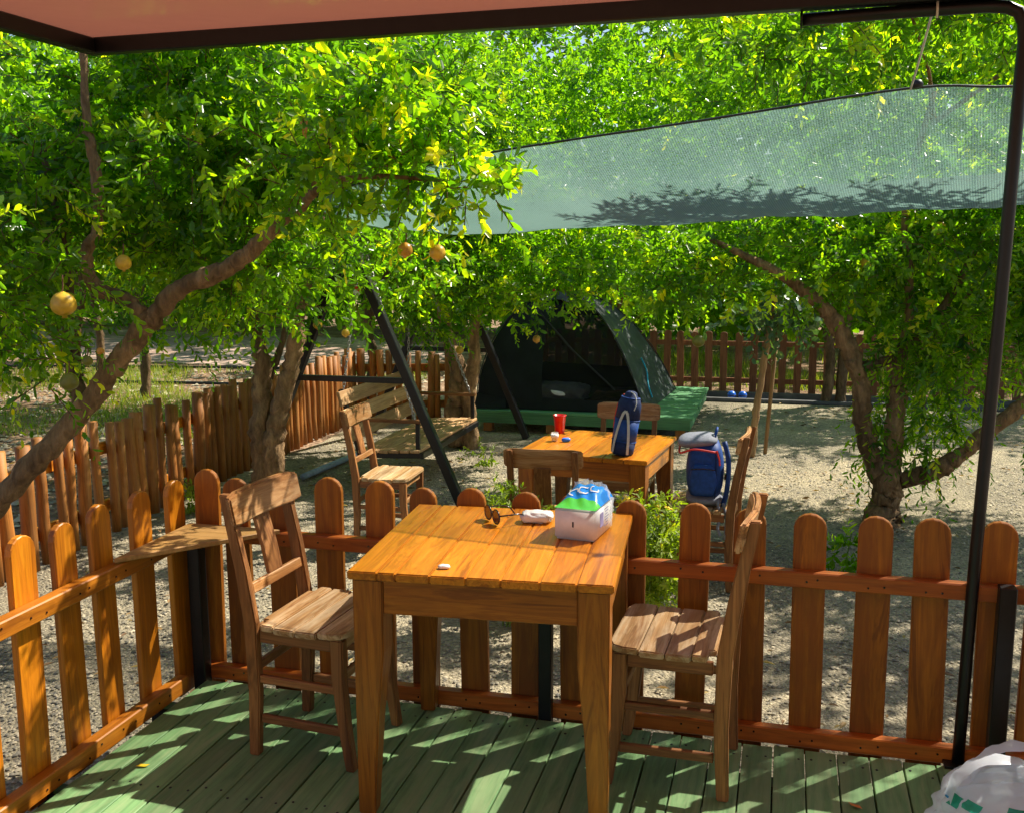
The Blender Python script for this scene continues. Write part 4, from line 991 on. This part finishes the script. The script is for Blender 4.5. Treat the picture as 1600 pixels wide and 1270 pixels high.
# ---- tree by the far end of the bench
t3 = thing('pomegranate_tree', 'pomegranate tree rising behind the far end of the swing bench', 'tree')
limb('trunk', [(-2.93, 9.0, G - .02), (-2.95, 9.0, .1), (-2.93, 9.0, .45), (-3.02, 9.0, .75), (-3.1, 9.1, 1.2), (-3.0, 9.3, 1.9)], [.13, .105, .092, .072, .05, .03], t3, seed=41)
limb('trunk', [(-2.80, 8.95, G - .02), (-2.82, 8.97, .2), (-2.76, 8.95, .55), (-2.72, 8.9, .95), (-2.5, 8.9, 1.5), (-2.2, 9.0, 2.1)], [.09, .08, .07, .055, .04, .025], t3, seed=42)
crown('crown', t3, [(-2.6, 8.9, 1.75, 1.05, .75, .62), (-1.8, 8.9, 1.55, .6, .4, .3), (-3.2, 9.3, 2.7, 1.1, .8, .7), (-2.9, 8.1, 1.22, .6, .35, .34), (-2.2, 8.2, 1.28, .6, .35, .34), (-1.55, 8.3, 1.45, .5, .3, .26)], 4000, .064, 51, yellow=.12, droop=.25, width=.40, spray=(.14, .3))
for x, y, z, mt in ((-2.02, 8.35, .83, 'fruit_red'), (-2.55, 8.3, 1.02, 'fruit'), (-2.62, 8.1, .75, 'fruit')): fruit(t3, (x, y, z), .034, mt, .1)

# ---- tree on the right with three limbs
t4 = thing('pomegranate_tree', 'broad pomegranate tree with three spreading limbs on the right of the yard', 'tree')
limb('trunk', [(.70, 7.4, G - .03), (.70, 7.4, -.12), (.715, 7.4, .02), (.72, 7.4, .12)], [.165, .112, .112, .118], t4, seed=61)
limb('limb', [(.70, 7.4, .03), (.60, 7.4, .22), (.53, 7.4, .45), (.50, 7.4, .72), (.42, 7.4, .93), (.27, 7.38, 1.17), (.08, 7.36, 1.34), (-.15, 7.3, 1.48), (-.5, 7.3, 1.65)], [.09, .072, .070, .066, .068, .058, .045, .034, .02], t4, seed=62)
limb('limb', [(.73, 7.42, .05), (.735, 7.42, .30), (.74, 7.42, .62), (.73, 7.44, .72), (.80, 7.5, 1.2), (.75, 7.6, 1.9), (.9, 7.7, 2.6)], [.085, .072, .068, .046, .036, .028, .018], t4, seed=63)
limb('limb', [(.78, 7.38, .05), (.98, 7.36, .13), (1.16, 7.34, .27), (1.33, 7.32, .45), (1.60, 7.3, .70), (1.95, 7.3, 1.0), (2.3, 7.4, 1.5)], [.07, .072, .062, .058, .055, .046, .03], t4, seed=64)
limb('limb', [(.46, 7.4, .80), (.62, 7.42, .83), (.82, 7.5, .95), (1.1, 7.6, 1.35), (1.3, 7.7, 1.9)], [.05, .04, .034, .028, .02], t4, 'bark_dark', seed=65)
limb('limb', [(.9, 7.6, .7), (1.0, 7.7, 1.0), (1.25, 7.8, 1.35)], [.03, .024, .016], t4, seed=66)
cl4 = lambda p: ~((p[:, 2] > 1.55) & (p[:, 2] < 2.35) & (p[:, 1] < 7.15))
crown('crown', t4, [(.9, 7.7, 1.70, 1.35, .6, .50), (-.25, 7.5, 1.52, .7, .4, .32), (2.1, 7.6, 1.7, 1.1, .8, .7), (1.35, 7.5, 1.2, .6, .4, .32), (-.75, 7.4, 1.42, .45, .35, .28), (.3, 7.6, 1.35, .5, .35, .25)], 3600, .064, 71, yellow=.10, droop=.25, clip=cl4, width=.40, spray=(.14, .3))
crown('crown_top', t4, [(.0, 6.6, 2.9, .9, .3, .4), (2.5, 7.2, 3.0, .9, .7, .7), (.6, 9.3, 3.0, 1.8, .6, 1.0), (2.3, 9.3, 3.0, 1.2, .6, 1.0)], 3500, .068, 73, yellow=.12, droop=.25, clip=cl4, width=.40, spray=(.14, .3))
crown('overhanging_sprays', t4, [(.25, 5.40, 2.62, .50, .13, .22), (1.0, 5.36, 2.66, .45, .14, .26), (1.85, 5.40, 2.7, .4, .14, .28), (.75, 5.65, 2.9, .6, .2, .25), (-.15, 5.40, 2.5, .3, .10, .15)], 600, .068, 74, yellow=.15, droop=.5)
limb('limb', [(.9, 7.7, 2.4), (.75, 6.8, 2.6), (.45, 5.1, 2.66)], [.02, .014, .006], t4, seed=67)
limb('limb', [(.9, 7.7, 2.4), (1.25, 6.8, 2.65), (1.4, 5.1, 2.72)], [.02, .014, .006], t4, seed=68)
crown('trunk_shoots', t4, [(1.02, 7.45, .75, .26, .24, .55), (.62, 7.48, .35, .10, .12, .3), (.96, 7.42, .35, .15, .14, .28), (1.55, 7.35, .85, .16, .14, .38), (.75, 7.5, .95, .3, .2, .25)], 420, .066, 72, droop=1.0, yellow=.05)
for x, y, z, mt in ((.93, 7.35, 1.72, 'fruit'), (.50, 7.3, 1.50, 'fruit'), (-.55, 7.15, .98, 'fruit_green'), (1.75, 7.2, 1.5, 'fruit_red')): fruit(t4, (x, y, z), .042, mt, .1)

t4.location = (-.01, -.25, 0)
# ---- young staked tree
ty = thing('young_tree', 'slim young tree with grey-green leaves tied to a stake', 'tree')
limb('trunk', [(-.25, 9.15, G), (-.22, 9.15, .2), (-.16, 9.15, .7), (-.10, 9.15, 1.25), (-.06, 9.15, 1.4)], [.042, .038, .034, .028, .015], ty, 'stick', 10, seed=81)
crown('crown', ty, [(-.15, 9.1, 1.12, .42, .3, .22), (.1, 9.05, 1.0, .3, .25, .14), (-.35, 9.1, 1.0, .25, .2, .16)], 150, .085, 82, 'leaf_young', (.12, .25), 8, .8, 0, width=.62)
put('stake', MB().tube([(-.14, 9.3, G), (-.10, 9.3, .4), (-.07, 9.28, .85)], .018, 7).mesh('stake', 0, True), 'stick', label='thin wooden stake leaning beside the young tree', cat='stake')

# ---- trees at the far fence and beyond, to close the view
def back_tree(label, x, y, hgt, blobs, n, seed, leaf=.085, mat='leaf_far', tr=.075, twin=False, per=13):
    t = thing('pomegranate_tree', label, 'tree', group='orchard trees beyond the yard')
    limb('trunk', [(x, y, G - .02), (x + .03, y, .3), (x - .04, y, .8), (x + .05, y, 1.3), (x, y, 2.0)], [tr, tr * .85, tr * .8, tr * .6, tr * .3], t, 'bark_dark', 9, seed=seed)
    if twin: limb('trunk', [(x + .17, y + .03, G - .02), (x + .17, y + .03, .3), (x + .22, y + .03, .8), (x + .4, y, 1.5)], [tr, tr * .85, tr * .75, tr * .4], t, 'bark_dark', 9, seed=seed + 1)
    for k, (bx, by, bz, *_) in enumerate(blobs[:3]):
        limb('limb', [(x, y, .7), ((x + bx) / 2, (y + by) / 2, (0.9 + bz) / 2 + .2), (bx, by, bz)], [tr * .6, tr * .4, tr * .15], t, 'bark_dark', 7, seed=seed + 5 + k)
    crown('crown', t, blobs, n, leaf, seed, mat, (.2, .36), per, .25, .10, twigs=False, width=.40)
    return t
back_tree('twin-stemmed tree just inside the far picket fence', .48, 12.35, 4, [(.6, 12.3, 2.0, 1.6, .9, .9), (.2, 12.4, 1.25, 1.2, .5, .45), (-.9, 12.2, 2.4, 1.3, .9, .9), (1.8, 12.2, 2.6, 1.4, 1, 1.1), (.3, 12.3, 3.6, 1.8, 1.0, 1.0)], 3000, 101, twin=True)
back_tree('leafy tree over the back of the tent', -2.2, 13.6, 4, [(-2.2, 12.8, 2.0, 1.5, .9, .9), (-1.6, 13.4, 1.2, 1.6, .5, .5), (-2.8, 13.0, 3.3, 1.6, 1.2, 1.0), (-1.2, 12.9, 3.4, 1.4, 1, 1.0), (-3.6, 12.6, 1.9, 1.0, .8, .7)], 2700, 111)
back_tree('tree behind the far fence at the right edge', 3.6, 13.9, 4, [(3.6, 13.6, 2.2, 1.6, 1.0, 1.2), (2.6, 13.6, 1.2, 1.6, .5, .55), (2.9, 13.4, 3.6, 1.6, 1.0, 1.0), (4.6, 13.4, 3.4, 1.3, 1, 1.2)], 2300, 121)
back_tree('tree behind the corner where the round-post fence turns', -4.9, 11.6, 4, [(-4.9, 11.6, 2.0, 1.3, .9, .9), (-4.6, 11.4, 3.3, 1.5, 1, .9), (-3.9, 11.8, 2.5, .9, .8, .8)], 2100, 131)
back_tree('first slim orchard tree left of the round-post fence', -7.6, 10.9, 4, [(-7.5, 10.8, 2.0, 1.4, 1.0, .85), (-6.7, 10.6, 2.7, 1.3, 1, .9), (-8.3, 11.0, 2.9, 1.3, 1, 1)], 2000, 141)
back_tree('dark-stemmed orchard tree nearest beyond the round-post fence', -6.2, 7.9, 4, [(-6.2, 7.9, 1.9, 1.2, .9, .75), (-5.6, 7.8, 2.6, 1.2, .9, .8), (-6.8, 7.6, 2.5, 1.0, .9, .8)], 1900, 151, .075)
back_tree('orchard tree at the left edge of the view', -8.6, 8.6, 4, [(-8.5, 8.5, 1.7, 1.2, 1.0, .9), (-9.3, 9.2, 2.4, 1.2, 1, 1.2), (-7.9, 8.4, 2.8, 1.2, 1, .9)], 1800, 161)
back_tree('orchard tree by the dirt track in the left distance', -9.8, 13.0, 4, [(-9.8, 13.0, 2.2, 1.6, 1.2, .95), (-10.8, 13.2, 3.0, 1.4, 1.2, 1.1), (-8.8, 12.8, 3.2, 1.4, 1, 1)], 1700, 171, .10)
bd = crown('orchard_mass', None, [(x, 18.5 + 1.5 * math.sin(x * 1.7), z, 1.9, 1.2, 1.4, 1) for x in np.arange(-24, 15, 1.6) for z in (1.6, 3.9)] + [(x, 23, 5.4, 2.4, 1.2, 1.6, 1.6) for x in np.arange(-30, 20, 2.4)] + [(x, 24.5, 8.2, 2.6, 1.2, 1.8, 1.8) for x in np.arange(-32, 22, 2.4)] + [(x, 21.5, .9, 1.8, .8, 1.2, 2.2) for x in np.arange(-28, 18, 2)] + [(x, 15.6, 1.1, 1.3, .5, .6, .8) for x in np.arange(-3, 8, 1.5)], 30000, .26, 201, 'leaf_far', (.3, .6), 9, .4, .1, twigs=False, width=.42)
tag(bd, 'continuous mass of far orchard foliage closing the horizon', 'trees')

# ------------------------------------------------------------------ flowering plants, weeds, grass
def flower_plant(label, x, y, h, w, n, seed, nfl):
    t = thing('flower_plant', label, 'plant', (0, 0, 0))
    g = random.Random(seed); m = MB()
    for k in range(9):
        a = g.uniform(0, 6.28); q = g.uniform(.3, 1) * w
        m.tube([(x + g.uniform(-.03, .03), y + g.uniform(-.03, .03), G), (x + math.cos(a) * q * .5, y + math.sin(a) * q * .4, G + h * .5), (x + math.cos(a) * q, y + math.sin(a) * q * .7, G + h * g.uniform(.75, 1))], [.005, .004, .002], 5)
    put('stems', m, 'stem', t)
    crown('foliage', t, [(x, y, G + h * .68, w, w * .8, h * .32), (x + w * .2, y, G + h * .5, w * .8, w * .6, h * .3)], n, .042, seed, 'leaf_flower', (.06, .16), 12, .2, .2, twigs=False, width=.30)
    fm = MB()
    for k in range(6):
        a = k * 1.047
        fm.add([(0, 0, 0), (math.cos(a - .35) * .013, math.sin(a - .35) * .013, .006), (math.cos(a) * .021, math.sin(a) * .021, .004), (math.cos(a + .35) * .013, math.sin(a + .35) * .013, .006)], [(0, 1, 2, 3)])
    fm.lathe([(.001, .001), (.005, .002), (.004, .006), (.001, .007)], 6)
    fme = fm.mesh('blossom')
    for k in range(nfl):
        a = g.uniform(0, 6.28); q = g.uniform(.3, 1) * w
        put('blossom', fme, 'yellow', t, (x + math.cos(a) * q, y + math.sin(a) * q * .8, G + h * g.uniform(.75, 1.04)), (g.uniform(-.9, .9), g.uniform(-.9, .9), g.uniform(0, 6)), [g.uniform(1.0, 1.6)] * 3)
flower_plant('yellow-flowered bushy plant between the tissue pack and the gravel table', -.60, 4.65, .70, .20, 640, 301, 14)
flower_plant('low pale green plant behind the fence next to the gravel chair', -1.30, 4.72, .70, .17, 330, 302, 0)
wd = thing('weed', 'small green weed growing in the gravel behind the right pickets', 'plant')
crown('foliage', wd, [(.40, 6.0, G + .14, .13, .10, .12)], 60, .06, 311, 'leaf', (.08, .16), 10, .2, 0, twigs=False, width=.45)
put('stems', MB().tube([(.40, 6.0, G), (.39, 6.0, G + .1), (.41, 6.0, G + .24)], .004, 5), 'stem', wd)
for i, (x, y, lab) in enumerate(((-2.45, 8.2, 'small weed in the gravel under the swing bench'), (-1.75, 6.6, 'small weed at the foot of the swing leg'), (-4.0, 6.3, 'weed at the foot of the round-post fence'))):
    w_ = thing('weed', lab, 'plant')
    crown('foliage', w_, [(x, y, G + .09, .13, .12, .08)], 45, .05, 321 + i, 'leaf_flower', (.06, .14), 10, .1, 0, twigs=False, width=.35)
    put('stems', MB().tube([(x, y, G), (x + .02, y, G + .1)], .004, 5), 'stem', w_)

def grass(name, n, keep, x0, x1, y0, y1, seed, h0, h1, label):
    g = np.random.default_rng(seed); x = g.uniform(x0, x1, n); y = g.uniform(y0, y1, n)
    k = keep(x, y, g); x, y = x[k], y[k]; n = len(x); h = g.uniform(h0, h1, n); a = g.uniform(0, 6.28, n); ln = g.normal(0, .35, (n, 2)) * h[:, None]; w = .006
    z = np.full(n, G)
    V = np.stack([np.stack([x - np.cos(a) * w, y - np.sin(a) * w, z], 1), np.stack([x + np.cos(a) * w, y + np.sin(a) * w, z], 1), np.stack([x + ln[:, 0], y + ln[:, 1], z + h], 1)], 1).reshape(-1, 3)
    F = np.arange(n * 3).reshape(-1, 3)
    o = quick_mesh(name, V, F, g.uniform(0, 1, n), 'grass'); tag(o, label, 'grass')
patch = lambda x, y, g: (np.sin(x * 1.3 + 1) * np.sin(y * 1.1) + .5 * np.sin(x * 3.1 + y * 2.3) + g.uniform(-.5, .5, len(x))) > .0
grass('grass', 26000, patch, -13, -4.8, 8.4, 13.6, 5, .04, .13, 'sunlit tufts of grass beyond the round-post fence')
grass('grass', 14000, patch, -3, 6, 13.3, 17, 6, .08, .30, 'grass beyond the far picket fence')

for yy, lab in ((11.9, 'black irrigation hose on the ground left of the yard, nearer line'), (13.6, 'black irrigation hose on the ground left of the yard, farther line')):
    put('irrigation_hose', MB().tube(smooth_path([(-14, yy - .9, G + .02), (-10, yy - .1, G + .02), (-7.5, yy + .25, G + .02), (-5.0, yy + .4, G + .02)], 5), .022, 6).mesh('irrigation_hose', 0, True), 'hose', label=lab, cat='hose')
put('water_pipe', MB().tube([(-3.72, 7.35, G + .03), (-3.66, 8.2, G + .03), (-3.6, 8.9, G + .03)], .026, 8).mesh('water_pipe', 0, True), 'pipe', label='pale blue pipe lying on the ground behind the swing bench', cat='pipe')
